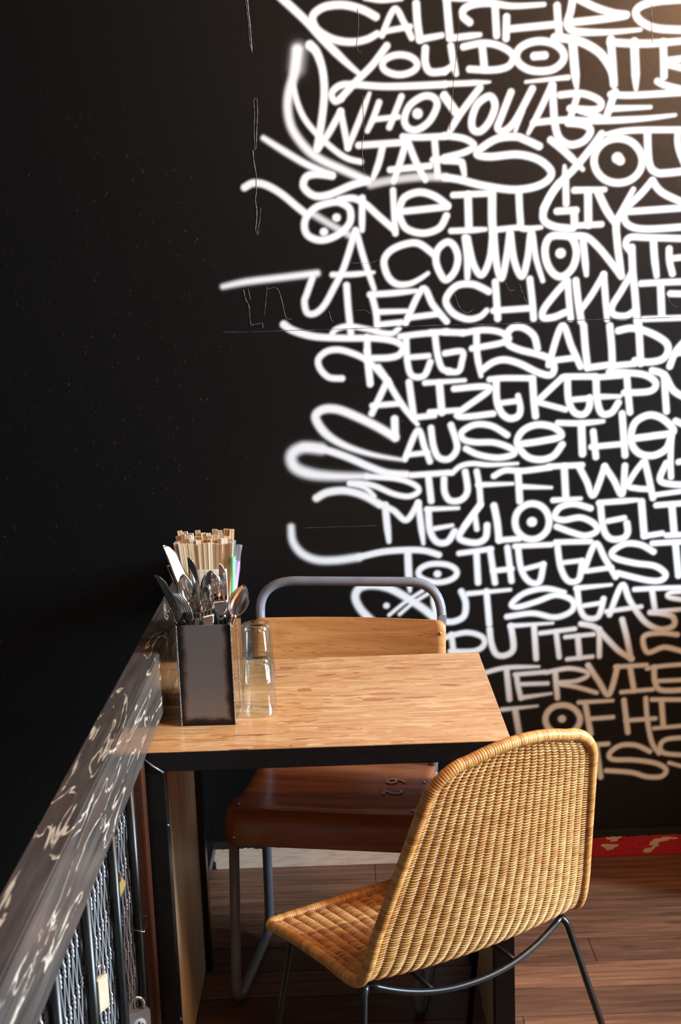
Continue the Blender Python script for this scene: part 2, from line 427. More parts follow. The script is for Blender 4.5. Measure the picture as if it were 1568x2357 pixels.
[6,19.4,1,1,1,1,0,[745,1586,719,1542,696,1505,700,1484,731,1479,756,1493]],
[6,18.6,1,1,1,1,0,[769,1559,819,1560,898,1560]],
[6,21,1,1,1,1,0,[819,1554,823,1477]],
[6,17,1,1,1,1,0,[776,1469,900,1469]],
[6,18.6,1,1,1,1,0,[844,1531,899,1528]],
[6,18.6,1,1,1,1,0,[905,1528,908,1494]],
[7,21,1,1,1.15,1,0,[-145,1488,-122,1472,-69,1455,8,1448,86,1445,136,1436,158,1420,149,1401,123,1394,80,1394]],
[7,17.8,1,1,1,1,0,[-22,1460,-10,1472,21,1478,67,1469,106,1458,133,1456,149,1468]],
[7,21,1,1,1,1,0,[67,1448,67,1384,71,1328]],
[7,21,1,1,1,0.75,0,[66,1414,73,1331]],
[7,20.2,1,1,1,1,0,[-1,1345,-34,1349,-56,1371,-60,1396,-39,1415,-8,1419,27,1409,61,1392,87,1368,121,1328]],
[7,19.4,1,1,1,1,0,[94,1371,116,1337]],
[7,19.4,1,1,1,1,0,[152,1447,194,1451,229,1453]],
[7,20.2,1,1,1,1,0,[167,1443,169,1381,180,1346,211,1345,228,1379]],
[7,17.8,1,1,1,1,0,[177,1393,224,1395]],
[7,19.4,1,1,1,1,0,[231,1454,272,1455]],
[7,20.2,1,1,1,1,0,[267,1454,313,1451]],
[7,20.2,1,1,1,1,0,[241,1452,247,1397,258,1362,278,1354]],
[7,19.4,1,1,1,1,0,[273,1352,300,1353,309,1376,310,1403,266,1400]],
[7,19.4,1,1,1,1,0,[313,1450,364,1456,406,1450,431,1433,410,1421,336,1410]],
[7,20.2,1,1,1,0.7,0,[348,1448,349,1394,358,1339]],
[7,21,1,1,1,1,0,[504,1404,495,1437,468,1458,441,1459,426,1441,429,1418,460,1402,506,1389,537,1375,547,1352,537,1335,506,1342,460,1366,421,1378,390,1373,362,1355]],
[7,20.2,1,1,1,1,0,[533,1361,567,1459,592,1405,615,1354]],
[7,18.6,1,1,1,1,0,[535,1371,603,1377]],
[7,21,1,1,1,1,0,[623,1458,627,1404,633,1351]],
[7,20.2,1,1,1,1,0,[633,1350,685,1355]],
[7,21,1,1,1,1,0,[690,1455,695,1401,697,1351]],
[7,18.6,1,1,1,1,0,[697,1353,755,1356]],
[7,21,1,1,1,1,0,[712,1442,750,1447,797,1432,834,1408,840,1385,825,1365,790,1359,755,1364]],
[7,21,1,1,1,1,0,[764,1457,770,1356]],
[7,20.2,1,1,1,1,0,[845,1346,863,1388,905,1429]],
[7,18.6,1,1,1,1,0,[859,1379,901,1382]],
[8,21,1,1,1,1,0,[73,1251,116,1335]],
[8,20.2,1,1,1,0.7,0,[116,1335,150,1275,191,1219]],
[8,18.6,1,1,1,1,0,[75,1272,148,1275]],
[8,21.8,1,1,1,1,0,[172,1329,177,1282,182,1237]],
[8,19.4,1,1,1,1,0,[182,1237,235,1241]],
[8,18.6,1,1,1,0.7,0,[213,1326,316,1329]],
[8,23.4,1,1,1,1,0,[250,1323,255,1248]],
[8,17.8,1,1,1,1,0,[223,1250,296,1252]],
[8,20.2,1,1,1,1,0,[288,1308,381,1306,294,1239,388,1240]],
[8,18.6,1,1,1,1,0,[380,1329,420,1331,491,1328]],
[8,21.8,1,1,1,0.8,0,[397,1325,398,1275,410,1241,431,1226,453,1232,459,1253,453,1284]],
[8,17.8,1,1,1,1,0,[410,1267,453,1271]],
[8,21.8,1,1,1,1,0,[491,1326,494,1271,498,1230]],
[8,20.2,1,1,1,1,0,[504,1269,568,1327]],
[8,17.8,1,1,1,1,0,[510,1264,576,1244]],
[8,19.4,1,1,1,1,0,[576,1329,654,1327]],
[8,21,1,1,1,1,0,[581,1325,584,1268,599,1236,623,1230,637,1247,639,1272]],
[8,17.8,1,1,1,1,0,[596,1269,639,1271]],
[8,17.8,1,1,1,1,0,[650,1324,720,1327]],
[8,21,1,1,1,1,0,[655,1320,658,1266,670,1231,695,1232,713,1257]],
[8,17.8,1,1,1,0.7,0,[666,1274,717,1273]],
[8,20.2,1,1,1,1,0,[689,1337,732,1334,782,1326,809,1305,795,1284,728,1282]],
[8,20.2,1,1,1,1,0,[734,1329,738,1282,743,1231]],
[8,21,1,1,1,1,0,[800,1337,831,1324,857,1282,903,1257]],
[8,20.2,1,1,1,1,0,[831,1324,834,1279,838,1230]],
[9,24.3,1,1,1,1,0,[132,1235,132,1187]],
[9,26.7,1.3,1,1,0.4,0,[132,1187,89,1215,35,1244,-15,1265,-54,1266,-73,1246,-49,1204,1,1170,71,1144,146,1128]],
[9,20.2,1,1,1,1,0,[156,1129,191,1203,208,1159,221,1121]],
[9,17.8,1,1,1,1,0,[162,1140,215,1144]],
[9,21,1,1,1,1,0,[226,1208,231,1162,244,1131,272,1126,293,1156,278,1214]],
[9,20.2,1,1,1,1,0,[424,1183,384,1208,341,1213,306,1195,311,1175,340,1167,391,1164,434,1147,440,1132,399,1124,348,1134,316,1151]],
[9,21.8,1,1,1,1,0,[458,1158,513,1164,564,1175,545,1199,501,1207,464,1192,450,1161,473,1126,509,1115,544,1124,567,1153]],
[9,18.6,1,1,1,0.7,0,[556,1210,615,1207,674,1210]],
[9,23.4,1,1,1,1,0,[617,1204,620,1127]],
[9,20.2,1,1,1,1,0,[648,1184,655,1117]],
[9,18.6,1,1,1,1,0,[643,1144,729,1149]],
[9,21,1,1,1,1,0,[723,1228,731,1119]],
[9,21.8,1,1,1,1,0,[749,1162,804,1167,856,1176,831,1209,795,1222,760,1207,747,1176,751,1142,773,1120,808,1116,839,1133,851,1165]],
[9,20.2,1,1,1,1,0,[862,1204,909,1182]],
[9,18.6,1,1,1,1,0,[851,1161,850,1097,852,1057]],
[10,23.4,1.2,1,1,1,0,[159,1088,109,1094,63,1112,0,1142,-62,1164,-109,1169]],
[10,34,2.2,1,1,0.6,0,[-62,1164,-109,1169,-139,1151,-133,1119,-92,1099,-25,1090,54,1087]],
[10,18.6,1,1,1,1,0,[54,1087,133,1078,180,1060,189,1042,163,1030,124,1038,77,1060,45,1068,10,1070]],
[10,16.2,1,1,1,1,0,[10,1070,49,1057,72,1034]],
[10,19.4,1,1,1,1,0,[172,1086,271,1089]],
[10,21.8,1,1,1,1,0,[216,1083,222,1016]],
[10,21,1,1,1,1,0,[257,1073,258,1038,272,1015,301,1016,318,1040,313,1090]],
[10,17,1,1,1,0.6,0,[279,1088,300,1105,331,1111,379,1106,450,1107]],
[10,19.4,1,1,1,1,0,[343,1090,349,1051,352,1002]],
[10,18.6,1,1,1,0.6,0,[346,1054,437,1054]],
[10,19.4,1,1,1,1,0,[388,1076,418,1090,465,1087,536,1094]],
[10,21.8,1,1,1,1,0,[451,1085,455,1007]],
[10,17.8,1,1,1,0.6,0,[463,1045,538,1040]],
[10,18.6,1,1,1,1,0,[532,1096,619,1097]],
[10,21.8,1,1,1,1,0,[572,1095,576,1015]],
[10,18.6,1,1,1,0.7,0,[543,1006,615,1008]],
[10,20.2,1,1,1,1,0,[611,1093,631,1053,649,1016,678,1091]],
[10,20.2,1,1,1,1,0,[678,1091,702,1054,724,1016,731,1091]],
[10,18.6,1,1,1,1,0,[777,1098,757,1072,740,1039,762,1030,791,1027]],
[10,20.2,1,1,1,1,0,[783,1100,793,1059,805,1003]],
[10,20.2,1,1,1,1,0,[839,1094,823,1052,852,1038,920,1034]],
[10,16.2,1,1,1,1,0,[813,1011,907,1021]],
[10,18.6,1,1,1,1,0,[871,1096,918,1105]],
[11,24.3,1.2,1,1,1,0,[-79,1034,-50,1048,-3,1051,44,1037,87,1011]],
[11,20.2,1,1,1,1,0,[87,1011,122,994,156,967,188,1012]],
[11,21,1,1,1,0.6,0,[188,1012,193,959,199,902]],
[11,22.6,1,1,1,0.7,0,[101,1009,104,962,108,911]],
[11,17.8,1,1,1,0.7,0,[210,994,293,994]],
[11,21.8,1,1,1,1,0,[214,991,217,938,234,906,262,904,282,932]],
[11,17,1,1,1,0.8,0,[229,941,276,948]],
[11,21.8,1,1,1,1,0,[349,998,320,959,294,915,335,899,363,911,368,945]],
[11,17.8,1,1,1,1,0,[336,975,341,936]],
[11,18.6,1,1,1,1,0,[352,1002,309,947]],
[11,22.6,1,1,1,1,0,[387,997,395,952,399,904]],
[11,19.4,1,1,1,1,0,[399,904,452,906]],
[11,21.8,1,1,1,1,1,[532,950,526,926,509,909,487,903,464,910,447,929,442,953,448,976,465,993,487,999,510,992,526,974]],
[11,30.7,1,1,1,1,0,[486,950,487,950]],
[11,20.2,1,1,1,1,0,[641,981,599,994,562,987,547,963,568,952,615,957,651,939,657,919,627,908,587,920,552,935]],
[11,18.6,1,1,1,0.7,0,[663,995,714,997,764,999]],
[11,21,1,1,1,1,0,[667,991,675,926,693,898,725,897,739,912,737,938]],
[11,17.8,1,1,1,1,0,[687,945,730,952]],
[11,22.6,1,1,1,1,0,[775,994,779,947,783,903]],
[11,18.6,1,1,1,1,0,[783,901,830,907]],
[11,18.6,1,1,1,1,0,[814,983,908,987]],
[11,21.8,1,1,1,1,0,[855,981,862,908]],
[11,17.8,1,1,1,1,0,[842,901,909,902]],
[12,25.1,1.6,1,0.85,1,0,[-149,959,-146,920,-124,887,-85,868,-33,865,27,871]],
[12,21,1,1,1,1,0,[27,871,88,883,148,886,199,883,239,870]],
[12,23.4,1,1,1,0.5,0,[157,881,158,824,160,774]],
[12,19.4,1,1,1,1,1,[286,819,279,807,260,798,234,795,209,800,190,810,184,823,191,835,210,844,235,846,261,842,280,832]],
[12,23.4,1,1,1,1,0,[234,818,235,818]],
[12,18.6,1,1,1,1,0,[293,872,378,881]],
[12,21.1,1,1,1,1,0,[339,870,342,791]],
[12,20.3,1,1,1,1,0,[375,879,387,789]],
[12,18.6,1,1,1,1,0,[382,821,432,825]],
[12,20.3,1,1,1,1,0,[421,883,431,792]],
[12,17.7,1,1,1,1,0,[441,886,537,887]],
[12,20.3,1,1,1,1,0,[449,883,457,823,478,789,505,787,516,834]],
[12,16.9,1,1,1,1,0,[461,822,516,835]],
[12,18.6,1,1,1,1,0,[549,893,641,892]],
[12,20.3,1,1,1,1,0,[553,888,562,824,582,787,610,790,619,839]],
[12,16,1,1,1,1,0,[570,837,618,841]],
[12,19.4,1,1,1,1,0,[624,813,654,885,679,845,708,793]],
[12,16.9,1,1,1,1,0,[633,812,697,819]],
[12,20.3,1,1,1,1,0,[808,858,774,878,733,882,699,862,708,844,758,829,812,819,840,797,829,780,792,781,714,803]],
[12,18.6,1,1,1,1,0,[805,881,911,883]],
[12,21.1,1,1,1,1,0,[866,877,875,791]],
[13,25.1,1.2,1,1,1,0,[58,694,27,729,14,763,27,787,61,793,105,783,148,758,196,723,227,695]],
[13,12.1,1,1,1,1,0,[103,710,148,745,193,773]],
[13,12.1,1,1,1,1,0,[131,711,168,741,207,764]],
[13,19.4,1,1,1,1,0,[96,736,97,736]],
[13,21,1,1,1,1,0,[225,772,224,739,236,697,268,685,302,699,308,736,297,768]],
[13,17.7,1,1,1,0.7,0,[314,761,427,768]],
[13,20.3,1,1,1,1,0,[364,766,370,675]],
[13,19.4,1,1,1,1,0,[570,755,520,768,465,757,431,729,448,720,498,733,549,749,591,734,595,710,574,694,540,688,486,701,418,694]],
[13,18.6,1,1,1,0.6,0,[603,766,696,772]],
[13,19.4,1,1,1,1,0,[606,764,612,714,629,684,662,686,676,734]],
[13,16,1,1,1,1,0,[624,717,671,723]],
[13,19.4,1,1,1,1,0,[692,690,725,770,746,727,785,669,827,645,863,653,862,677,833,688,801,692]],
[13,16,1,1,1,1,0,[683,699,776,709]],
[13,16.9,1,1,1,1,0,[759,757,834,758,913,757]],
[13,18.6,1,1,1,1,0,[805,755,814,695]],
[13,15.2,1,1,1,1,0,[814,694,914,699]],
[13,16.9,1,1,1,1,0,[913,747,857,745,852,732,913,720]],
[14,18.6,1,1,1,1,0,[249,642,308,654,350,641,355,618,328,602,265,603]],
[14,18.6,1,1,1,1,0,[268,650,273,604]],
[14,20.3,1,1,1,1,0,[371,661,375,622,388,591,413,587,434,606,428,668]],
[14,16.9,1,1,1,0.6,0,[426,668,540,672]],
[14,19.4,1,1,1,1,0,[490,664,495,575]],
[14,16,1,1,1,1,0,[506,645,599,654]],
[14,17.7,1,1,1,1,0,[549,647,557,577]],
[14,15.2,1,1,1,1,0,[574,632,650,637]],
[14,19.4,1,1,1,1,0,[607,632,612,574]],
[14,15.2,1,1,1,1,0,[579,570,646,575]],
[14,19.4,1,1,1,1,0,[616,667,654,656,688,620,718,588,752,565]],
[14,17.7,1,1,1,1,0,[665,651,665,575]],
[14,19.4,1,1,1,1,0,[726,675,739,623,750,565]],
[14,17.7,1,1,1,1,0,[874,628,827,634,784,625,794,582,836,594,870,587,916,570]],
[15,16,1,1,1,0.6,0,[361,541,413,552,502,552]],
[15,19.4,1,1,1,1,0,[415,546,422,463]],
[15,17.7,1,1,1,1,0,[442,526,446,496,453,465]],
[15,16,1,1,1,1,0,[438,532,518,536]],
[15,15.2,1,1,1,1,0,[452,504,525,504]],
[15,16.9,1,1,1,0.6,0,[454,466,535,475]],
[15,16,1,1,1,1,0,[523,535,582,544,627,534,633,521,603,508,557,505]],
[15,18.6,1,1,1,1,0,[546,535,552,462]],
[15,16,1,1,1,1,0,[561,500,603,491,657,473]],
[15,19.4,1,1,1,1,0,[635,551,663,506,691,467,714,543]],
[15,16,1,1,1,1,0,[709,544,792,546]],
[15,18.6,1,1,1,1,0,[748,541,759,476]],
[15,15.2,1,1,1,1,0,[725,472,810,477]],
[15,15.2,1,1,1,1,0,[794,536,837,542,916,545]],
[15,18.6,1,1,1,1,0,[813,539,816,496,837,473,917,474]],
[15,15.2,1,1,1,1,0,[824,500,917,501]],
[16,16,1,1,1,0.6,0,[401,434,497,441]],
[16,20.3,1,1,1,1,0,[437,432,449,353]],
[16,20.3,1,1,1,1,1,[613,399,606,378,589,363,566,359,542,365,525,381,519,402,525,422,542,437,566,441,589,435,606,419]],
[16,26.2,1,1,1,1,0,[564,402,564,402]],
[16,16,1,1,1,0.8,0,[610,447,701,449]],
[16,19.4,1,1,1,1,0,[627,443,642,357]],
[16,16,1,1,1,1,0,[638,399,702,402]],
[16,18.6,1,1,1,1,0,[732,449,743,357]],
[16,16,1,1,1,1,0,[738,391,817,394]],
[16,16.9,1,1,1,1,0,[791,452,796,390,809,326,829,294]],
[16,16,1,1,1,1,0,[808,448,918,444]],
[16,18.6,1,1,1,1,0,[834,442,839,375]],
[16,14.3,1,1,1,1,0,[814,366,919,372]],
[17,16.9,1,1,1,1,0,[629,323,689,326]],
[17,19.4,1,1,1,1,0,[657,320,669,231]],
[17,17.7,1,1,1,1,0,[803,300,766,319,723,320,694,299,702,281,758,277,818,266,848,247,836,227,797,227,754,241,685,249]],
[17,16.9,1,1,1,1,0,[920,336,852,334,832,316,845,293,921,285]],
[17,14.3,1,1,1,1,0,[857,265,921,245]],
]
SCRATCHES = [[[[-200.1, 2276.6], [-197.7, 2236.2], [-195.4, 2195.5], [-195.1, 2156.8]], 3.2, 0], [[[-204.3, 2276.7], [-200.3, 2226.1], [-198.5, 2175.3], [-194.2, 2152.7]], 1.2, 0], [[[-196.3, 2039.7], [-195.6, 2008.5], [-198.5, 1969.1], [-198.6, 1922.0]], 1.2, 0], [[[-187.5, 2043.5], [-188.0, 2008.3], [-192.0, 1968.9], [-195.2, 1925.0]], 1.8, 0], [[[-196.3, 2039.7], [-191.6, 2046.8], [-186.5, 2041.4]], 1.2, 0], [[[-204.0, 1922.2], [-202.2, 1890.6], [-198.2, 1858.8], [-200.0, 1821.8], [-203.1, 1800.7], [-201.1, 1773.9], [-203.4, 1747.3], [-206.5, 1728.1]], 2.2, 0], [[[-190.9, 1781.1], [-194.4, 1752.3], [-202.7, 1717.2]], 1.2, 0], [[[-206.5, 1728.1], [-202.8, 1715.1], [-196.9, 1723.5]], 1.2, 0], [[[-301.0, 1473.9], [-205.1, 1472.2], [-115.9, 1472.5], [-37.9, 1471.4]], 2.4, 1], [[[-37.9, 1471.4], [129.3, 1471.7], [267.4, 1471.9], [463.4, 1469.0], [596.9, 1472.2], [708.2, 1471.6], [872.8, 1470.4]], 2.2, 1], [[[-244.5, 1580.1], [-239.1, 1553.7], [-232.2, 1537.0], [-229.8, 1492.9], [-217.6, 1491.4], [-200.8, 1493.0], [-199.2, 1480.8]], 1.5, 0], [[[-232.3, 1580.8], [-227.9, 1555.5]], 1.2, 0], [[[-183.2, 1586.7], [-188.1, 1551.9], [-194.3, 1513.7]], 1.1, 0], [[[-180.2, 1580.1], [-158.1, 1579.3], [-148.2, 1550.5], [-141.0, 1511.9], [-134.7, 1501.8], [-123.6, 1501.4]], 1.5, 0], [[[-28.4, 1519.0], [-23.6, 1496.8], [-17.2, 1488.9]], 1.2, 0], [[[-117.6, 954.8], [-45.3, 955.2], [77.4, 954.5]], 1.6, 1], [[[69.3, 2247.2], [70.2, 2206.8], [64.3, 2156.1], [74.6, 2143.5]], 1.2, 0], [[[74.7, 2042.8], [75.3, 1959.7], [69.7, 1918.1], [72.1, 1854.8]], 1.2, 0], [[[791.1, 2232.7], [790.5, 2192.3], [793.2, 2141.4]], 1.6, 0], [[[318.3, 2228.6], [310.3, 2137.5], [300.2, 2055.7], [289.7, 1952.4]], 0.9, 0], [[[294.4, 1548.4], [306.0, 1515.2], [324.7, 1501.3], [341.5, 1509.6]], 1.3, 0], [[[424.4, 1574.5], [433.0, 1554.6], [447.4, 1554.1]], 1.1, 0], [[[459.7, 1567.8], [468.4, 1540.2], [477.1, 1520.2]], 1.2, 0], [[[835.3, 1527.6], [846.7, 1505.3], [863.5, 1496.0]], 1.2, 0], [[[32.2, 1636.9], [78.5, 1634.2], [100.8, 1642.1]], 0.9, 0], [[[36.0, 1515.7], [63.8, 1516.9], [76.9, 1507.7]], 0.9, 0]]
# ------------------------------------------------------------------ the room
WALL_Y = 3.262
M_WALL = mat_wall()
M_FLOORSLAB = plain('dark_subfloor', (0.012, 0.008, 0.006), 0.9)
M_PLASTER = plain('cream_plaster', (0.55, 0.47, 0.38), 0.8)
M_VOID = plain('stairwell_black', (0.006, 0.0055, 0.005), 0.8)
def struct(name, mb, mat, bevel=0.0):
    return tag(mb.build(name, mat, bevel=bevel), kind='structure')
wall_back = struct('wall_back', MB().box((-2.2, WALL_Y, -2.4), (4.62, WALL_Y + 0.12, 3.3)), M_WALL)
tag(wall_back, 'black painted wall covered in white spray-painted lettering')
struct('wall_left', MB().box((-2.3, -3.2, -2.4), (-2.2, WALL_Y + 0.12, 3.3)), M_VOID)
# right-hand wall with a wide shop window
struct('wall_right', MB().box((4.5, -3.2, 0), (4.62, WALL_Y, 1.3)).box((4.5, -3.2, 2.3), (4.62, WALL_Y, 3.3))
       .box((4.5, 3.06, 1.3), (4.62, WALL_Y, 2.3)).box((4.5, -3.2, 1.3), (4.62, 0.18, 2.3)), M_PLASTER)
# unseen low block added right of the view to shade the lower lettering
struct('wall_added_blocker', MB().box((1.03, 2.93, 0), (1.15, WALL_Y, 0.795)), M_VOID, 0.004)
struct('wall_front', MB().box((-2.3, -3.3, -2.4), (4.62, -3.2, 3.3)), plain('dark_panelling', (0.10, 0.075, 0.06), 0.6))
struct('ceiling', MB().box((-2.3, -3.3, 3.2), (4.62, WALL_Y + 0.12, 3.3)), plain('ceiling_paint', (0.14, 0.12, 0.10), 0.8))
FLOOR_X0 = -0.47
floor = struct('floor', MB().box((FLOOR_X0, -3.2, -0.2), (4.5, WALL_Y, -0.020)), M_FLOORSLAB)
tag(floor, 'reddish brown timber floorboards laid parallel to the wall')

# floor boards, each its own piece
def mat_plank(k, tone):
    t = NT('floorboard_timber')
    v = t.coord((3.0, 46, 46), loc=(k * 3.7, k * 1.3, 0)); n = t.noise(v, 1.2, 7, 0.62, 0.5)
    c = t.ramp(n.outputs[0], [(0.28, (0.048*tone, 0.020*tone, 0.011*tone)), (0.5, (0.125*tone, 0.050*tone, 0.025*tone)), (0.68, (0.19*tone, 0.080*tone, 0.041*tone))])
    b = t.noise(t.coord((1.2, 4, 4), loc=(k, 0, 0)), 2.5, 3)
    c = t.mix(0.5, c, t.ramp(b.outputs[0], [(0.3, (0.55, 0.5, 0.48)), (0.7, (1, 1, 1))]), 'MULTIPLY')
    knot = t.n('ShaderNodeTexVoronoi', Vector=t.coord((3.2, 9, 9), loc=(k * 2.1, 0, 0)), Scale=1.0)
    c = t.mix(t.ramp(knot.outputs['Distance'], [(0.03, 0.75), (0.11, 0.0)]), c, (0.03*tone, 0.014*tone, 0.009*tone))
    t.bump(n.outputs[0], 0.18, 0.003)
    return t.fin(c, t.math('MULTIPLY_ADD', n.outputs[0], 0.25, 0.38))
PLANK_M = [mat_plank(k, tn) for k, tn in enumerate((0.95, 1.15, 0.8, 1.3, 1.05))]
rnd = random.Random(4)
W_PL = 0.1075; y1 = WALL_Y - 0.004; row = 0
JOINTS = {5: [1.02], 6: [0.80, 1.9], 3: [0.0, 1.6]}
while y1 > 0.55:
    y0 = y1 - W_PL
    js = JOINTS.get(row) or sorted([FLOOR_X0 + rnd.uniform(0.3, 1.2), FLOOR_X0 + rnd.uniform(1.5, 2.7)])
    xs = [FLOOR_X0] + js + [4.49]
    for a, b in zip(xs, xs[1:]):
        k = rnd.randrange(5) if row > 3 else (2, 0, 2, 0)[row]
        MB().box((a + 0.0006, y0 + 0.0008, -0.020), (b - 0.0006, y1 - 0.0008, rnd.uniform(-0.0008, 0.0))).build('floorboard', PLANK_M[k], floor, bevel=0.0006)
    y1 = y0; row += 1
MB().box((FLOOR_X0, -3.2, -0.02), (4.5, y1, -0.001)).build('floorboard', PLANK_M[1], floor)

# skirting: black overpaint torn off, showing cream and red
def mat_skirt():
    t = NT('worn_skirting_paint'); c = t.n('ShaderNodeTexCoord'); s = t.n('ShaderNodeSeparateXYZ'); t.set(s.inputs[0], c.outputs['Object'])
    X, Z = s.outputs[0], s.outputs[2]
    n1 = t.noise(t.coord((1, 1, 1)), 26, 5, 0.7); n2 = t.noise(t.coord((9, 1, 26), loc=(0.37, 0, 0.1)), 1.9, 2, 0.4)
    fine = t.noise(t.coord(), 150, 2)
    cream = t.ramp(t.noise(t.coord((4, 1, 30)), 5, 4).outputs[0], [(0.3, (0.44, 0.30, 0.20)), (0.6, (0.56, 0.41, 0.30))])
    red = t.ramp(fine.outputs[0], [(0.3, (0.30, 0.006, 0.012)), (0.7, (0.42, 0.012, 0.02))])
    # red only on the right half; worn back to cream towards its top edge
    patch = t.math('GREATER_THAN', t.math('ADD', n2.outputs[0], t.math('MULTIPLY', Z, 4.0)), 0.73)
    redz = t.mix(patch, red, cream)
    side = t.math('GREATER_THAN', t.math('ADD', X, t.math('MULTIPLY', n1.outputs[0], 0.2)), 0.45)
    col = t.mix(side, cream, redz)
    top = t.math('ADD', Z, t.math('MULTIPLY', t.math('SUBTRACT', n1.outputs[0], 0.5), 0.022))
    leftpatch = t.math('LESS_THAN', t.math('ADD', X, t.math('MULTIPLY', n1.outputs[0], 0.05)), -0.375)
    blk = t.math('MAXIMUM', t.math('GREATER_THAN', top, 0.058), leftpatch)
    return t.fin(t.mix(blk, col, (0.006, 0.0055, 0.005)), 0.55)
bb = struct('baseboard_back', MB().box((-0.47, WALL_Y - 0.005, -0.001), (4.5, WALL_Y + 0.01, 0.078)), mat_skirt(), bevel=0.001)
tag(bb, 'scuffed skirting with black paint torn back to cream and red')

# ------------------------------------------------------------------ the mural
def build_mural():
    step = 2.5
    x0, x1, z0, z1 = -330.0, 960.0, 190.0, 2330.0
    xs = np.arange(x0, x1, step); zs = np.arange(z0, z1, step)
    cov = np.zeros((len(zs), len(xs)), np.float32); own = np.full(cov.shape, -1, np.int16); best = np.full(cov.shape, 1e9, np.float32)
    for rowi, w, soft, op, t0, t1, cl, P in STROKES:
        P = np.array(P, float).reshape(-1, 2)
        Q = catmull(P, 7, bool(cl)) if len(P) > 2 else P
        if cl: Q = np.vstack([Q, Q[:1]])
        m = len(Q); hw = 0.43 * w * np.interp(np.linspace(0, 1, m), [0, 0.35, 0.65, 1], [t0, 1, 1, t1])
        sf = 5.2 * soft; pad = hw.max() + sf * 2.2
        i0, i1 = np.searchsorted(zs, [Q[:,1].min() - pad, Q[:,1].max() + pad]); j0, j1 = np.searchsorted(xs, [Q[:,0].min() - pad, Q[:,0].max() + pad])
        if i1 <= i0 or j1 <= j0: continue
        X, Z = np.meshgrid(xs[j0:j1], zs[i0:i1]); d = np.full(X.shape, 1e9)
        for k in range(m - 1):
            a, b = Q[k], Q[k+1]; ab = b - a; L = max(ab @ ab, 1e-9)
            t = np.clip(((X - a[0]) * ab[0] + (Z - a[1]) * ab[1]) / L, 0, 1)
            dd = np.hypot(X - a[0] - t * ab[0], Z - a[1] - t * ab[1]) - (hw[k] + (hw[k+1] - hw[k]) * t)
            d = np.minimum(d, dd)
        u = np.clip(0.5 - d / (2 * sf), 0, 1); c = (u * u * (3 - 2 * u)) ** 1.45
        halo = (0.02 if soft > 1.1 else 0.006) * np.clip(1 - np.clip(d, 0, None) / (sf * 2.1), 0, 1) ** 2          # overspray mist
        c = np.maximum(c, halo) * op
        sub = cov[i0:i1, j0:j1]; sub[:] = 1 - (1 - sub) * (1 - c)
        bs = best[i0:i1, j0:j1]; ow = own[i0:i1, j0:j1]; near = d < bs
        bs[near] = d[near]; ow[near] = rowi
    cov[cov < 0.002] = 0
    cell = np.maximum.reduce([cov[:-1,:-1], cov[1:,:-1], cov[:-1,1:], cov[1:,1:]]) > 0.003
    cown = own[:-1,:-1].copy()
    words = ['CALL THE', 'YOU DONT K', 'WHO YOU ARE', 'STARS YOU', 'ONE ILL GIVE', 'A COMMON TH', 'LEACH AND', 'PEEPS ALL DA', 'ALIZE KEEP', 'AUSE THE',
             'STUFF I WAS', 'ME CLOSE LI', 'TO THE EAST', 'OUT SEATS', 'PUTTIN 5', 'TERVIE', 'T OF HI', 'TS S']
    mat = mat_mural(); nx = len(xs)
    for r in range(18):
        ii, jj = np.nonzero(cell & (cown == r))
        if len(ii) == 0: continue
        q = np.stack([ii * nx + jj, ii * nx + jj + 1, (ii + 1) * nx + jj + 1, (ii + 1) * nx + jj], 1)
        ids, inv = np.unique(q, return_inverse=True); inv = inv.reshape(-1, 4)
        vz, vx = ids // nx, ids % nx
        co = np.stack([xs[vx] / 1000, np.full(len(ids), WALL_Y - 0.00025), zs[vz] / 1000], 1)
        me = bpy.data.meshes.new('painted_lettering'); me.vertices.add(len(ids)); me.vertices.foreach_set('co', co.ravel())
        n = len(inv); me.loops.add(n * 4); me.loops.foreach_set('vertex_index', inv.ravel().astype(np.int32))
        me.polygons.add(n); me.polygons.foreach_set('loop_start', np.arange(0, n * 4, 4, dtype=np.int32))
        me.update(); me.validate()
        at = me.attributes.new('cover', 'FLOAT', 'POINT'); at.data.foreach_set('value', cov.ravel()[ids].astype(np.float32))
        me.materials.append(mat)
        o = bpy.data.objects.new('painted_lettering', me); COL.objects.link(o); o.parent = wall_back
        o['label'] = 'line of white spray-painted lettering reading ' + words[r]
build_mural()

# board joints and scrapes in the black paint (thin raised ridges)
M_SCR = plain('scraped_paint', (0.16, 0.15, 0.145), 0.5, var=0.6, scale=300)
M_SEAM = plain('seam_paint', (0.05, 0.045, 0.06), 0.35, var=0.8, scale=30)
def scratch(pts, w, mat=M_SCR):
    Q = catmull(np.array(pts, float), 6) / 1000.0; rr = random.Random(int(pts[0][0]) + len(pts))
    m = MB(); G = []
    for k, (x, z) in enumerate(Q):
        a = Q[min(k+1, len(Q)-1)] - Q[max(k-1, 0)]; a /= max(np.hypot(*a), 1e-9)
        h = w * 0.0005 * rr.uniform(0.4, 1.1)
        G.append([(x - a[1]*h, WALL_Y - 0.0001, z + a[0]*h), (x, WALL_Y - 0.0012, z), (x + a[1]*h, WALL_Y - 0.0001, z - a[0]*h)])
    m.grid(G); return m.build('paint_scratch', mat, wall_back)
for pts, w, mt in SCRATCHES: scratch(pts, w, M_SEAM if mt else M_SCR)
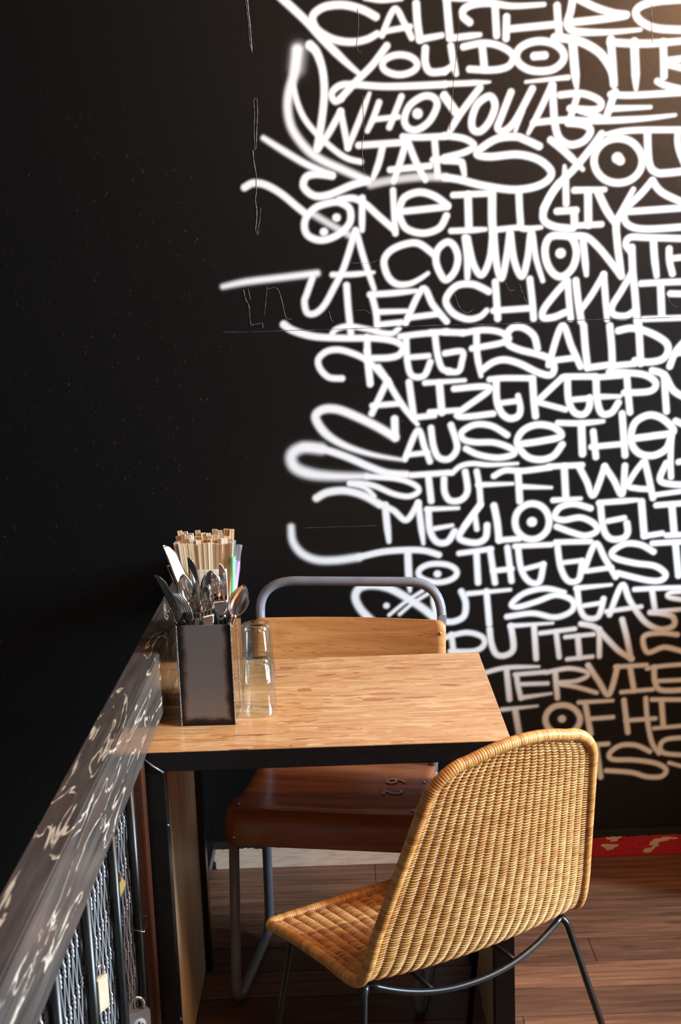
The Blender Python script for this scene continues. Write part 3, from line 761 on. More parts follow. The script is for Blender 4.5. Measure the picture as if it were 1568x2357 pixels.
# ------------------------------------------------------------------ shared materials
M_STEEL_BLK = plain('black_steel', (0.007, 0.007, 0.0075), 0.30, 0.0, var=0.3, scale=60)
M_OSB = mat_osb()
M_PANEL = mat_wood('pale_streaked_plywood', [(0.3, (0.42, 0.29, 0.14)), (0.48, (0.62, 0.46, 0.25)), (0.6, (0.70, 0.56, 0.34)), (0.75, (0.56, 0.50, 0.28))], (10, 16, 0.7), 0.42)
M_PLY = mat_wood('honey_plywood', [(0.3, (0.42, 0.165, 0.045)), (0.52, (0.56, 0.245, 0.075)), (0.72, (0.64, 0.31, 0.105))], (3.5, 40, 46), 0.36, dash=0.55)
M_PLYSEAT = mat_wood('worn_red_brown_plywood', [(0.3, (0.20, 0.058, 0.020)), (0.55, (0.30, 0.088, 0.030)), (0.75, (0.36, 0.12, 0.048))], (3, 26, 30), 0.27, dash=0.2)
M_TUBE = plain('grey_enamel_tube', (0.20, 0.205, 0.235), 0.30, 0.0, var=0.1, scale=30)
M_SCREW = plain('steel_screw', (0.55, 0.55, 0.55), 0.3, 1.0)
M_RAIL = None

# ------------------------------------------------------------------ table
TX0, TX1, TY0, TY1, TZ = -0.395, 0.290, 2.210, 2.770, 0.750
t = tag(empty('cafe_table', ((TX0 + TX1) / 2, (TY0 + TY1) / 2, 0)), 'small cafe table with varnished strand-board top on black steel frame', 'table')
cx, cy = t.location.x, t.location.y
def tb(name, a, b, mat, bev=0.0012, lab=None):
    o = MB().box((a[0]-cx, a[1]-cy, a[2]), (b[0]-cx, b[1]-cy, b[2])).build(name, mat, t, bev)
    if lab: o['label'] = lab
    return o
tb('tabletop', (TX0 + 0.0015, TY0 + 0.0015, TZ - 0.016), (TX1 - 0.0015, TY1 - 0.0015, TZ), M_OSB, 0.0008, 'glossy tan strand board')
S = 0.038
tb('frame_rail', (TX0, TY0, TZ - 0.0385), (TX1, TY0 + S, TZ - 0.0015), M_STEEL_BLK)
tb('frame_rail', (TX0, TY1 - S, TZ - 0.0385), (TX1, TY1, TZ - 0.0015), M_STEEL_BLK)
tb('frame_rail', (TX0, TY0 + S, TZ - 0.0385), (TX0 + S, TY1 - S, TZ - 0.0165), M_STEEL_BLK)
tb('frame_rail', (TX1 - S, TY0 + S, TZ - 0.0385), (TX1, TY1 - S, TZ - 0.0165), M_STEEL_BLK)
for lx in (TX0, TX1 - S):
    for ly in (TY0, TY1 - S):
        tb('leg', (lx, ly, 0.0), (lx + S, ly + S, TZ - 0.0385), M_STEEL_BLK)
for px in (TX0 + 0.006, TX1 - 0.024):
    tb('end_panel', (px, TY0 + S, 0.006), (px + 0.018, TY1 - S, TZ - 0.0385), M_PANEL, 0.0005, 'pale streaky plywood panel')
# weld bead at the mitred corner and bolt heads
MB().tube([(TX0 + 0.002 - cx, TY0 - 0.0008 - cy, TZ - 0.012), (TX0 + 0.018 - cx, TY0 - 0.0012 - cy, TZ - 0.026), (TX0 + 0.038 - cx, TY0 - 0.0008 - cy, TZ - 0.040)], 0.0022, 6).build('weld_bead', plain('bare_weld', (0.25, 0.25, 0.27), 0.3, 0.6), t)
for z in (0.60, 0.2):
    MB().lathe([(0, 0.0035), (0.0045, 0.003), (0.006, 0.0)], (0, 0, 0), 10).build('bolt', M_STEEL_BLK, t, loc=(TX0 + S - cx, TY0 + 0.012 - cy, z)).rotation_euler = (0, math.pi/2, 0)

# ------------------------------------------------------------------ school chair behind the table
TH = math.radians(-10.0)
sch = tag(empty('school_chair', (-0.025, 2.86, 0), TH), 'plywood school chair with grey tubular steel frame behind the table', 'chair')
RT = 0.0118
def side(sx):
    x = 0.205 * sx
    # sled side: rear upright foot -> floor runner -> front leg up to the seat lip
    p = [(x, 0.045, 0.425), (x, 0.005, 0.30), (x, -0.005, RT + 0.001), (x, -0.335, RT + 0.001), (x, -0.285, 0.385)]
    return fillet(p, 0.055, 7)
for sx in (-1, 1):
    MB().tube(side(sx), RT, 10).build('sled_leg', M_TUBE, sch)
back = [(-0.205, 0.045, 0.425), (-0.214, 0.085, 0.60), (-0.226, 0.135, 0.79), (-0.229, 0.150, 0.868), (0.229, 0.150, 0.868), (0.226, 0.135, 0.79), (0.214, 0.085, 0.60), (0.205, 0.045, 0.425)]
P = [Vector(q) for q in back]
bp = [P[0], P[1], P[2]]
for (c, a, b) in ((P[3], P[2], P[4]), (P[4], P[3], P[5])):
    da = (a - c).normalized() * min(0.085, (a - c).length * 0.98); db = (b - c).normalized() * 0.095
    for k in range(11):
        q = k / 10; bp.append((c + da) * (1-q)**2 + c * 2*q*(1-q) + (c + db) * q*q)
bp += [P[5], P[6], P[7]]
MB().tube(bp, RT, 12).build('back_frame', M_TUBE, sch)
MB().tube([(-0.205, 0.03, 0.412), (0.205, 0.03, 0.412)], 0.009, 8).build('seat_rail', M_TUBE, sch)
MB().tube([(-0.205, -0.24, 0.418), (0.205, -0.24, 0.418)], 0.009, 8).build('seat_rail', M_TUBE, sch)
for sx in (-1, 1): MB().tube([(0.205*sx, 0.045, 0.412), (0.205*sx, -0.255, 0.415)], 0.009, 8).build('seat_rail', M_TUBE, sch)
# curved plywood backrest in front of the tube
def rounded_sheet(us, vs, f, r, w, h):
    """grid with rounded corners: shrinks the half width near the ends of v"""
    G = []
    for v in vs:
        e = min(v, h - v); k = 1.0 if e >= r else (w - r + math.sqrt(max(0, r*r - (r-e)**2))) / w
        G.append([f(u * w * k, v) for u in us])
    return G
vs = [0, 0.002, 0.006, 0.012, 0.02] + list(np.linspace(0.03, 0.145, 8)) + [0.155, 0.163, 0.169, 0.173, 0.175]
def fb(x, v):
    z = 0.608 + v; lean = 0.083 + (z - 0.60) * 0.27
    return (x, lean - 0.016 - 0.006 + 0.020 * (1 - (x / 0.237)**2), z)
br = MB().grid(rounded_sheet(np.linspace(-1, 1, 25), vs, fb, 0.02, 0.238, 0.175), -0.007).build('backrest', M_PLY, sch)
br['label'] = 'honey-coloured curved plywood'
for sx in (-1, 1):
    q = fb(0.224 * sx, 0.145)
    MB().lathe([(0, 0.0022), (0.003, 0.002), (0.0045, 0.0)], n=10).build('screw', M_SCREW, br, loc=(q[0], q[1] - 0.0072, q[2])).rotation_euler = (math.pi/2, 0, 0)
# seat sheet with rolled front lip
prof = catmull([(0.075, 0.446), (0.02, 0.440), (-0.08, 0.433), (-0.155, 0.436), (-0.225, 0.453), (-0.268, 0.453), (-0.291, 0.434), (-0.299, 0.408), (-0.302, 0.379)], 6)
G = []
L = len(prof)
for i, (py, pz) in enumerate(prof):
    w = 0.213 + 0.004 * math.sin(i / L * math.pi); e = (L - 1 - i)
    if e < 5: w -= (0.012, 0.006, 0.003, 0.001, 0.0)[e]
    G.append([(u * w - 0.006 * i / L, py, pz - 0.004 * (1 - u * u) * (1 if i < L * 0.6 else 0)) for u in np.linspace(-1, 1, 21)])
seat = MB().grid(G, -0.008).build('seat', M_PLYSEAT, sch); seat['label'] = 'glossy red-brown plywood seat with rolled front edge'
for (x, i) in ((-0.195, 44), (0.195, 44), (0.195, 10), (0.195, 28), (-0.195, 28)):
    i = min(i, L - 2); a = prof[i]; b = prof[i+1]; n = Vector((0, -(b[1]-a[1]), (b[0]-a[0]))); n = -n if n.z < 0 and i < L*.6 else n
    n = Vector((0, -abs(n.y) if i > 30 else 0.0, abs(n.z)));  n.normalize()
    o = MB().lathe([(0, 0.0016), (0.0028, 0.0014), (0.004, 0.0)], n=10).build('screw', M_SCREW, seat, loc=Vector((x - 0.006 * i / L, a[0], a[1])) + n * 0.0012)
    o.rotation_euler = n.to_track_quat('Z', 'Y').to_euler()
# faded stencilled number
M_STENCIL = plain('faded_white_stencil', (0.50, 0.33, 0.26), 0.4)
def text_obj(txt, size, mat, parent, loc, rot, name='stencilled_number'):
    cu = bpy.data.curves.new(name, 'FONT'); cu.body = txt; cu.size = size; cu.align_x = 'CENTER'; cu.align_y = 'CENTER'; cu.extrude = 0.0001
    tmp = bpy.data.objects.new('tmp', cu); COL.objects.link(tmp); dg = bpy.context.evaluated_depsgraph_get()
    me = bpy.data.meshes.new_from_object(tmp.evaluated_get(dg)); bpy.data.objects.remove(tmp)
    me.materials.clear(); me.materials.append(mat)
    o = bpy.data.objects.new(name, me); COL.objects.link(o); o.parent = parent; o.location = loc; o.rotation_euler = rot
    return o
for ch, yy in (('6', -0.045), ('2', -0.105)):
    zz = float(np.interp(-yy, -prof[:, 0], prof[:, 1]))
    text_obj(ch, 0.068, M_STENCIL, seat, (0.125, yy, zz + 0.0006), (math.radians(2), 0, math.radians(-90)))

# ------------------------------------------------------------------ wicker chair in front
PHI = math.radians(30.2)
wic = tag(empty('wicker_chair', (0.202, 2.06, 0), PHI), 'honey-coloured woven wicker shell chair on thin black steel legs', 'chair')
def mat_cane(name, stops, sc=(30, 30, 30)):
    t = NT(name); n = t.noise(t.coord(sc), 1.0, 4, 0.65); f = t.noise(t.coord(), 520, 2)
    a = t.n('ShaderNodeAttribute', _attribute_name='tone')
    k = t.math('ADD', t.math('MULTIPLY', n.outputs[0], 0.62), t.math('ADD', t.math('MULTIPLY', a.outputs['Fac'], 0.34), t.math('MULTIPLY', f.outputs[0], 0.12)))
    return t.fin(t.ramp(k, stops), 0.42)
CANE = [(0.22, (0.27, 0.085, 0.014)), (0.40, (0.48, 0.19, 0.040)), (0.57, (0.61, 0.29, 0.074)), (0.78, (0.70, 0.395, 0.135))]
M_CANE = mat_cane('woven_cane', CANE); M_ROLL = mat_cane('wrapped_cane_border', CANE, (14, 14, 14))
# side profile (y forward, z up), from the seat front to the top of the back
PR = catmull([(0.335, 0.392), (0.24, 0.409), (0.12, 0.421), (0.05, 0.422), (0.010, 0.431), (-0.013, 0.463), (-0.037, 0.543), (-0.081, 0.685), (-0.128, 0.837)], 12)
d = np.r_[0, np.cumsum(np.hypot(*np.diff(PR, axis=0).T))]; LEN = d[-1]; CROOK = 0.325
def prof_at(v): return np.interp(v, d, PR[:, 0]), np.interp(v, d, PR[:, 1])
def half_w(v):
    w = np.interp(v, [0, 0.2, CROOK, CROOK + 0.10, LEN], [0.247, 0.243, 0.238, 0.226, 0.160])
    e = LEN - v; r = 0.062
    w = np.where(e < r, w - r + np.sqrt(np.maximum(0, r*r - (r - e)**2)), w)
    r = 0.02
    return np.where(v < r, w - r + np.sqrt(np.maximum(0, r*r - (r - v)**2)), w)
def shell(u, v):
    """u in -1..1 across, v metres along the warp"""
    y, z = prof_at(v); w = half_w(v); x = u * w
    b = np.clip((v - CROOK + 0.05) / 0.16, 0, 1); b = b * b * (3 - 2 * b)
    q = 1 - u * u
    sag = 0.020 * np.sin(np.clip(v / (CROOK + 0.06), 0, 1) * np.pi * 0.75)
    tp = np.clip((v - CROOK - 0.18) / (LEN - CROOK - 0.18), 0, 1)
    return np.stack([x, y - q * (0.026 - 0.018 * tp) * b, z - q * sag * (1 - b) + 0.016 * q * tp * tp], -1)
def normal(u, v, e=1e-3):
    a = shell(u + e, v) - shell(u - e, v); b = shell(u, v + e) - shell(u, v - e)
    n = np.cross(a, b); return n / (np.linalg.norm(n, axis=-1, keepdims=True) + 1e-12)
def raw_mesh(name, V, F, mat, parent, tone=None, smooth=True):
    me = bpy.data.meshes.new(name); me.vertices.add(len(V)); me.vertices.foreach_set('co', np.asarray(V, np.float32).ravel())
    n = len(F); me.loops.add(n * 4); me.loops.foreach_set('vertex_index', np.asarray(F, np.int32).ravel())
    me.polygons.add(n); me.polygons.foreach_set('loop_start', np.arange(0, n * 4, 4, dtype=np.int32))
    me.polygons.foreach_set('use_smooth', np.full(n, smooth)); me.update(); me.validate()
    if tone is not None: me.attributes.new('tone', 'FLOAT', 'POINT').data.foreach_set('value', np.asarray(tone, np.float32))
    me.materials.append(mat); o = bpy.data.objects.new(name, me); COL.objects.link(o); o.parent = parent
    return o
def sweep(C, N, r, k=5):
    """tubes along C (rows, pts, 3) with frame normal N; returns verts, quads"""
    T = np.gradient(C, axis=1); T /= np.linalg.norm(T, axis=2, keepdims=True) + 1e-12
    Bn = np.cross(T, N); Bn /= np.linalg.norm(Bn, axis=2, keepdims=True) + 1e-12; Nn = np.cross(Bn, T)
    a = 2 * np.pi * np.arange(k) / k; rr = np.broadcast_to(np.asarray(r, float), C.shape[:2])[..., None, None]
    V = C[:, :, None, :] + rr * (np.cos(a)[None, None, :, None] * Nn[:, :, None, :] + np.sin(a)[None, None, :, None] * Bn[:, :, None, :])
    R, Pn = C.shape[:2]
    i = np.arange(R)[:, None, None] * Pn * k; j = np.arange(Pn - 1)[None, :, None] * k; q = np.arange(k)[None, None, :]; q2 = (q + 1) % k
    F = np.stack([i + j + q, i + j + q2, i + j + k + q2, i + j + k + q], -1).reshape(-1, 4)
    return V.reshape(-1, 3), F
NS = 21; PITCH = 0.0027
rows = np.arange(0.012, LEN - 0.006, PITCH); npt = NS * 6 + 1
U = np.linspace(-0.985, 0.985, npt)
rng = np.random.default_rng(3)
C, N, TN = [], [], []
for r, v in enumerate(rows):
    jit = rng.normal(0, 0.0002) + 0.0005 * np.sin(U * 9 + v * 40)
    vv = np.full(npt, v) + jit
    p = shell(U, vv); n = normal(U, vv)
    ph = np.cos(np.pi * (np.arange(npt) / 6.0 - 0.5) + np.pi * (r % 2))
    wv = np.sign(ph) * np.abs(ph) ** 0.8
    p = p + n * (0.0033 * wv)[:, None]
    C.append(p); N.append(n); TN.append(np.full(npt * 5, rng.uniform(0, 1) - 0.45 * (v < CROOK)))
C = np.array(C); N = np.array(N)
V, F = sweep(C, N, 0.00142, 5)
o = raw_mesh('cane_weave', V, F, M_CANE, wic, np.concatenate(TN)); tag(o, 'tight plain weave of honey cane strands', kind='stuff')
# upright stakes the cane is woven around, in pairs
C, N = [], []
vv = np.linspace(0.004, LEN - 0.004, 90)
for k in range(NS):
    for e in (-0.0016, 0.0016):
        u = (k + 0.5) / NS * 1.97 - 0.985
        uu = np.full(90, u) + e / half_w(vv)
        C.append(shell(uu, vv)); N.append(normal(uu, vv))
V, F = sweep(np.array(C), np.array(N), 0.0015, 5)
tag(raw_mesh('stakes', V, F, M_ROLL, wic, np.full(len(V), 0.25)), 'paired cane stakes inside the weave', kind='stuff')
# cane-wrapped border roll right round the shell
va = np.linspace(0.0, LEN, 260); ee = np.linspace(0, 1, 60)
left = shell(np.full(260, -1.0), va); right = shell(np.full(260, 1.0), va)
hwt = half_w(np.array([LEN]))[0]
top = np.array([shell(np.array([x]), np.array([LEN]))[0] for x in np.linspace(-1, 1, 40)])
frt = np.array([shell(np.array([x]), np.array([0.0]))[0] for x in np.linspace(1, -1, 40)])
loop = np.vstack([left, top[1:-1], right[::-1], frt[1:-1]])
loop = resample(np.vstack([loop, loop[:1]]), 0.0011)[:-1]
ln = len(loop); ph = np.arange(ln) * 0.0011
ring = 0.0094 + 0.0013 * np.abs(np.sin(np.pi * ph / 0.0046)) ** 0.6
T = np.roll(loop, -3, 0) - np.roll(loop, 3, 0); T /= np.linalg.norm(T, axis=1, keepdims=True)
ref = np.tile(np.array([[0.0, -0.5, 0.6]]), (ln, 1)); ref -= T * (ref * T).sum(1, keepdims=True)
bad = np.linalg.norm(ref, axis=1) < 0.25; ref[bad] += np.array([0, 0.5, 0.3]); ref -= T * (ref * T).sum(1, keepdims=True)
ref /= np.linalg.norm(ref, axis=1, keepdims=True)
lc = np.vstack([loop, loop[:1]])[None]; ncl = np.vstack([ref, ref[:1]])[None]
V, F = sweep(lc, ncl, np.r_[ring, ring[:1]][None], 12)
wrap = np.repeat(rng.uniform(0, 1, 9000)[(np.arange(ln + 1) * 0.0011 / 0.0046).astype(int)], 12)
raw_mesh('border_roll', V, F, M_ROLL, wic, wrap)['label'] = 'thick cane-wrapped border'
# black steel frame
RS = 0.0068
legs = {'fl': [(-0.222, 0.262, 0.388), (-0.226, 0.275, 0.378), (-0.262, 0.355, 0.0)], 'rl': [(-0.222, 0.012, 0.418), (-0.232, 0.004, 0.405), (-0.262, -0.015, 0.0)],
        'fr': [(0.215, 0.262, 0.388), (0.217, 0.275, 0.378), (0.235, 0.355, 0.0)], 'rr': [(0.205, 0.022, 0.412), (0.217, 0.012, 0.40), (0.325, -0.052, 0.0)]}
for k, p in legs.items(): MB().tube(fillet(p, 0.02, 5), RS, 10).build('leg', M_STEEL_BLK, wic)
def bar(y0, y1, sagz, x=0.215, z0=0.412):
    return [(x * u, y0 + (y1 - y0) * (1 - u*u), z0 - sagz * (1 - abs(u)**2.2)) for u in np.linspace(-1, 1, 25)]
MB().tube(bar(0.02, -0.004, 0.052), RS * 0.9, 10).build('rear_bar', M_STEEL_BLK, wic)
MB().tube(bar(0.262, 0.262, 0.042, 0.218, 0.388), RS * 0.9, 10).build('front_bar', M_STEEL_BLK, wic)
for x in (-0.09, 0.09):
    MB().tube([(x, 0.262, 0.350), (x, 0.13, 0.368), (x, 0.0, 0.366)], RS * 0.7, 8).build('seat_brace', M_STEEL_BLK, wic)
# ------------------------------------------------------------------ balustrade on the left
def mat_rail():
    t = NT('worn_black_handrail_paint')
    n = t.noise(t.coord((30, 4.2, 30)), 1.0, 3, 0.5, 0.8)
    band = t.ramp(n.outputs[0], [(0.545, 0.0), (0.557, 1.0), (0.575, 1.0), (0.587, 0.0)])
    brk = t.ramp(t.noise(t.coord((40, 12, 40), loc=(2, 1, 0)), 1.0, 3).outputs[0], [(0.42, 0.0), (0.50, 1.0)])
    grain = t.noise(t.coord((90, 5, 90)), 1.0, 5)
    base = t.ramp(grain.outputs[0], [(0.3, (0.050, 0.040, 0.035)), (0.6, (0.095, 0.080, 0.072)), (0.8, (0.145, 0.128, 0.118))])
    inner = t.ramp(n.outputs[0], [(0.60, 0.0), (0.62, 1.0)])
    base = t.mix(t.math('MULTIPLY', inner, 0.4), base, (0.10, 0.06, 0.045))
    c = t.mix(t.math('MULTIPLY', band, brk), base, (0.62, 0.54, 0.42))
    t.bump(t.math('ADD', n.outputs[0], t.math('MULTIPLY', grain.outputs[0], 0.3)), 0.16, 0.003)
    return t.fin(c, 0.20)
bal = tag(empty('balustrade', (-0.40, 1.9, 0)), 'black balustrade with worn timber handrail and wire mesh left of the table', 'railing')
bx, by = -0.40, 1.9
MB().box((-0.427 - bx, 0.5 - by, 0.772), (-0.374 - bx, WALL_Y - 0.001 - by, 0.899)).build('handrail', mat_rail(), bal, 0.003)['label'] = 'grey-black timber handrail with chipped cream patches'
MB().box((-0.43 - bx, 0.5 - by, 0.05), (-0.3965 - bx, WALL_Y - 0.001 - by, 0.085)).build('bottom_rail', M_STEEL_BLK, bal, 0.002)
y = 1.087
for y in (0.87, 1.075, 1.28, 1.487, 1.692, 1.905, 2.085):
    MB().tube([(-0.0, y - by, 0.085), (0.0, y - by, 0.772)], 0.0088, 12).build('baluster', M_STEEL_BLK, bal)
M_REDWOOD = mat_wood('dark_red_post_timber', [(0.3, (0.03, 0.010, 0.006)), (0.6, (0.085, 0.026, 0.012)), (0.8, (0.15, 0.05, 0.02))], (40, 40, 2), 0.3)
MB().box((-0.018, 2.145 - by, 0.0), (0.012, 2.19 - by, 0.772)).build('post', M_REDWOOD, bal, 0.002)
M_WIRE = plain('galvanised_wire', (0.46, 0.46, 0.48), 0.35, 0.45)
mb = MB(); cw, tw, dg_ = 0.027, 0.020, 0.052; per = tw + dg_
xm = -0.012
def xp(y, z): return (xm, y - by, z)
ncol = int((2.14 - 1.05) / (cw / 2))
for c in range(ncol):
    yc = 1.05 + c * cw / 2
    off = 0 if c % 2 == 0 else per
    z = 0.09 + off
    while z < 0.76:
        for s in (0, 1):      # twisted pair
            q = []
            for k in range(9):
                a = math.pi * s + k / 8 * 2.5 * math.pi
                q.append((xm + 0.0019 * math.cos(a), yc - by + 0.0019 * math.sin(a), z + tw * k / 8))
            mb.tube(q, 0.0014, 5, cap=False)
        for sy in (-1, 1):
            yn = yc + sy * cw / 2
            if 1.05 <= yn <= 2.14 and z + per < 0.772:
                mb.tube([(xm, yc - by + 0.0012 * sy, z + tw), (xm, yn - by - 0.0012 * sy, z + tw + dg_)], 0.0011, 4, cap=False)
        z += 2 * per
mm = mb.build('wire_mesh', M_WIRE, bal); tag(mm, 'galvanised hexagonal wire netting', kind='stuff')

# padlocks and a tag fastened to the netting
M_BRASS = plain('brass', (0.62, 0.42, 0.12), 0.32, 0.9); M_CHROME = plain('bright_steel', (0.62, 0.60, 0.58), 0.16, 1.0, var=0.05)
def padlock(name, label, loc, w, h, mat, rz, heart=False, pips=False):
    o = tag(empty(name, loc, rz), label, 'padlock', 'padlocks on the wire netting')
    if heart:
        pts = []
        for k in range(24):
            a = 2 * math.pi * k / 24
            pts.append((w/2 * 1.0 * math.sin(a)**3, h/2 * (0.8125*math.cos(a) - 0.3125*math.cos(2*a) - 0.125*math.cos(3*a) - 0.0625*math.cos(4*a))))
        th = w * 0.2; m = MB(); n = 24
        m.add([(x, -th, z) for x, z in pts] + [(x, th, z) for x, z in pts], [tuple(range(n)), tuple(range(2*n-1, n-1, -1))] + [(i, n+i, n+(i+1)%n, (i+1)%n) for i in range(n)])
        m.build('body', mat, o, 0.0012); top = h * 0.28
    else:
        MB().box((-w/2, -w*0.2, -h/2), (w/2, w*0.2, h/2)).build('body', mat, o, w * 0.07); top = h / 2
    r = w * 0.3
    MB().tube([(-r, 0, top - 0.004)] + [(r * math.cos(a), 0, top + 0.010 + r * math.sin(a)) for a in np.linspace(math.pi, 0, 10)] + [(r, 0, top - 0.004)], w * 0.075, 8).build('shackle', M_CHROME, o)
    if pips:
        f = MB().lathe([(0, 0.0012), (w*0.26, 0.0010), (w*0.28, 0.0)], n=20).build('face_plate', plain('pale_plate', (0.5, 0.49, 0.46), 0.4), o, loc=(0, -w*0.2, -h*0.05)); f.rotation_euler = (math.pi/2, 0, 0)
        for dx, dz in ((0, 0.12), (-0.12, 0.02), (0.12, 0.02), (-0.07, -0.13), (0.07, -0.13)):
            q = MB().lathe([(0, 0.0022), (w*0.045, 0.002), (w*0.05, 0.0)], n=10).build('pip', M_STEEL_BLK, o, loc=(dx*w, -w*0.2, -h*0.05 + dz*w)); q.rotation_euler = (math.pi/2, 0, 0)
    return o
padlock('padlock', 'small heart-shaped brass padlock on the wire netting', (-0.399, 1.925, 0.628), 0.026, 0.036, M_BRASS, math.radians(48), heart=True)
padlock('padlock', 'silver padlock with round five-pip face plate low on the netting', (-0.388, 1.955, 0.366), 0.044, 0.042, plain('dull_lock_steel', (0.30, 0.28, 0.27), 0.3, 0.5), math.radians(30), pips=True)
padlock('padlock', 'cream padlock hanging on the netting between two black balusters', (-0.398, 1.745, 0.548), 0.026, 0.055, plain('cream_lock', (0.55, 0.44, 0.30), 0.45), math.radians(62))
sh = MB().tube([(-0.402, 2.060, 0.478), (-0.386, 2.058, 0.4745), (-0.3855, 2.085, 0.474), (-0.386, 2.112, 0.476), (-0.402, 2.110, 0.480)], 0.0013, 8).build('wire_loop', M_CHROME)
tag(sh, 'bright wire loop round the last black baluster before the table', 'wire')

# ------------------------------------------------------------------ cutlery holders
def mat_holder():
    t = NT('heat_blackened_steel'); c = t.n('ShaderNodeTexCoord'); s = t.n('ShaderNodeSeparateXYZ'); t.set(s.inputs[0], c.outputs['Object'])
    n = t.noise(t.coord((1, 1, 1)), 30, 4)
    ax = t.math('ABSOLUTE', s.outputs[0]); az = t.math('ABSOLUTE', t.math('SUBTRACT', s.outputs[2], 0.114))
    wob = t.math('MULTIPLY', t.math('SUBTRACT', n.outputs[0], 0.5), 0.018)
    e = t.math('MINIMUM', t.math('SUBTRACT', 0.0525, ax), t.math('SUBTRACT', 0.112, az))
    k = t.ramp(t.math('MULTIPLY', t.math('ADD', e, wob), 40.0), [(0.12, (0.014, 0.011, 0.010)), (0.36, (0.040, 0.026, 0.020)), (0.55, (0.15, 0.12, 0.105)), (0.72, (0.22, 0.205, 0.20))])
    g = t.noise(t.coord(), 500, 2); t.bump(g.outputs[0], 0.05, 0.0005)
    return t.fin(k, 0.42, 0.55)
M_HOLD = mat_holder(); M_EDGE = plain('bright_ground_edge', (0.30, 0.29, 0.28), 0.35, 0.8, var=0.5, scale=200)
HW, HD, HH, TK = 0.0525, 0.050, 0.203, 0.0022
def holder(loc, rz, label):
    o = tag(empty('cutlery_holder', loc, rz), label, 'holder', 'steel holders on the table')
    MB().box((-HW, -HD, 0.0), (HW, -HD + TK, HH)).build('front_plate', M_HOLD, o, 0.0004)
    MB().box((-HW, HD - TK, 0.0), (HW, HD, HH)).build('back_plate', M_HOLD, o, 0.0004)
    for sx in (-1, 1):
        a, b = sorted((sx * HW, sx * (HW - TK)))
        MB().box((a, -HD + TK, 0.0), (b, HD - TK, HH)).build('side_plate', plain('smooth_steel_side', (0.42, 0.40, 0.38), 0.14, 1.0, var=0.1) , o, 0.0004)
    MB().box((-HW + TK, -HD + TK, 0.0), (HW - TK, HD - TK, TK)).build('bottom_plate', M_HOLD, o)
    for sx in (-1, 1):
        rr = random.Random(7 + sx)
        MB().tube([(sx * HW, -HD, z) for z in np.linspace(0.001, HH, 60)], [0.0012 + 0.0006 * rr.random() for _ in range(60)], 6).build('weld_seam', M_EDGE, o)
    return o
H1 = (-0.284, 2.394, TZ); H2 = (-0.284, 2.512, TZ)
holder(H1, math.radians(-1.0), 'dark steel box holder full of cutlery at the front')
holder(H2, math.radians(-0.5), 'steel box holder of wooden chopsticks behind the cutlery')

# ------------------------------------------------------------------ cutlery
M_SILVER = plain('polished_stainless', (0.66, 0.64, 0.62), 0.13, 1.0, var=0.05)
def sheet(name, outline, thick, curve, parent, mat=M_SILVER):
    """outline rows (z, x_left, x_right) swept to a thin bent sheet; curve(z) gives y"""
    G = []
    for z, a, b in outline:
        G.append([(a + (b - a) * k / 6, curve(z, (k / 6) * 2 - 1), z) for k in range(7)])
    return MB().grid(G, thick).build(name, mat, parent)
def handle(parent, L, r=0.0036):
    G = []
    for k in range(14):
        z = L * k / 13; w = np.interp(k / 13, [0, 0.06, 0.5, 1], [0.004, 0.0085, 0.0062, 0.0042])
        G.append([(w * u, 0.0012 * (1 - u * u), z) for u in np.linspace(-1, 1, 5)])
    MB().grid(G, 0.0024).build('handle', M_SILVER, parent)
def knife(o, L=0.215, bl=0.105, w=0.0185):
    handle(o, L - bl + 0.004); z0 = L - bl; rows = []
    for k in range(16):
        q = k / 15; z = z0 + bl * q
        ww = w * np.interp(q, [0, 0.08, 0.45, 0.8, 0.93, 1], [0.45, 0.8, 1.0, 0.82, 0.52, 0.12])
        rows.append((z, -w * 0.42, -w * 0.42 + ww))
    sheet('blade', rows, 0.0014, lambda z, u: 0.0, o)
def spoon(o, L=0.20, bl=0.066, w=0.042, depth=0.010):
    handle(o, L - bl + 0.003); z0 = L - bl; G = []
    for k in range(15):
        q = k / 14; z = z0 + bl * q
        hw = w / 2 * math.sin(math.pi * min(max(q ** 0.86, 0.03), 0.985)) ** 0.62
        G.append([(hw * u, depth * (1 - u * u) * math.sin(math.pi * q) ** 0.8 - 0.002 * math.sin(math.pi * q), z) for u in np.linspace(-1, 1, 11)])
    MB().grid(G, 0.0012).build('bowl', M_SILVER, o)
def fork(o, L=0.20, hl=0.072, w=0.026):
    handle(o, L - hl + 0.003); z0 = L - hl
    cur = lambda z, u=0: 0.010 * math.sin(math.pi * (z - z0) / hl * 0.9) - 0.006 * ((z - z0) / hl) ** 2
    rows = [(z0 + hl * q, -w/2 * f, w/2 * f) for q, f in ((0, 0.18), (0.08, 0.4), (0.16, 0.78), (0.25, 0.98), (0.34, 1.0), (0.42, 1.0))]
    sheet('fork_head', rows, 0.0016, cur, o)
    for k in range(4):
        xc = (k - 1.5) * w / 3.55; r2 = [(z0 + hl * q, xc - w * 0.062 * f, xc + w * 0.062 * f) for q, f in ((0.40, 1.25), (0.55, 1.0), (0.75, 0.9), (0.9, 0.75), (1.0, 0.3))]
        sheet('tine', r2, 0.0016, cur, o)
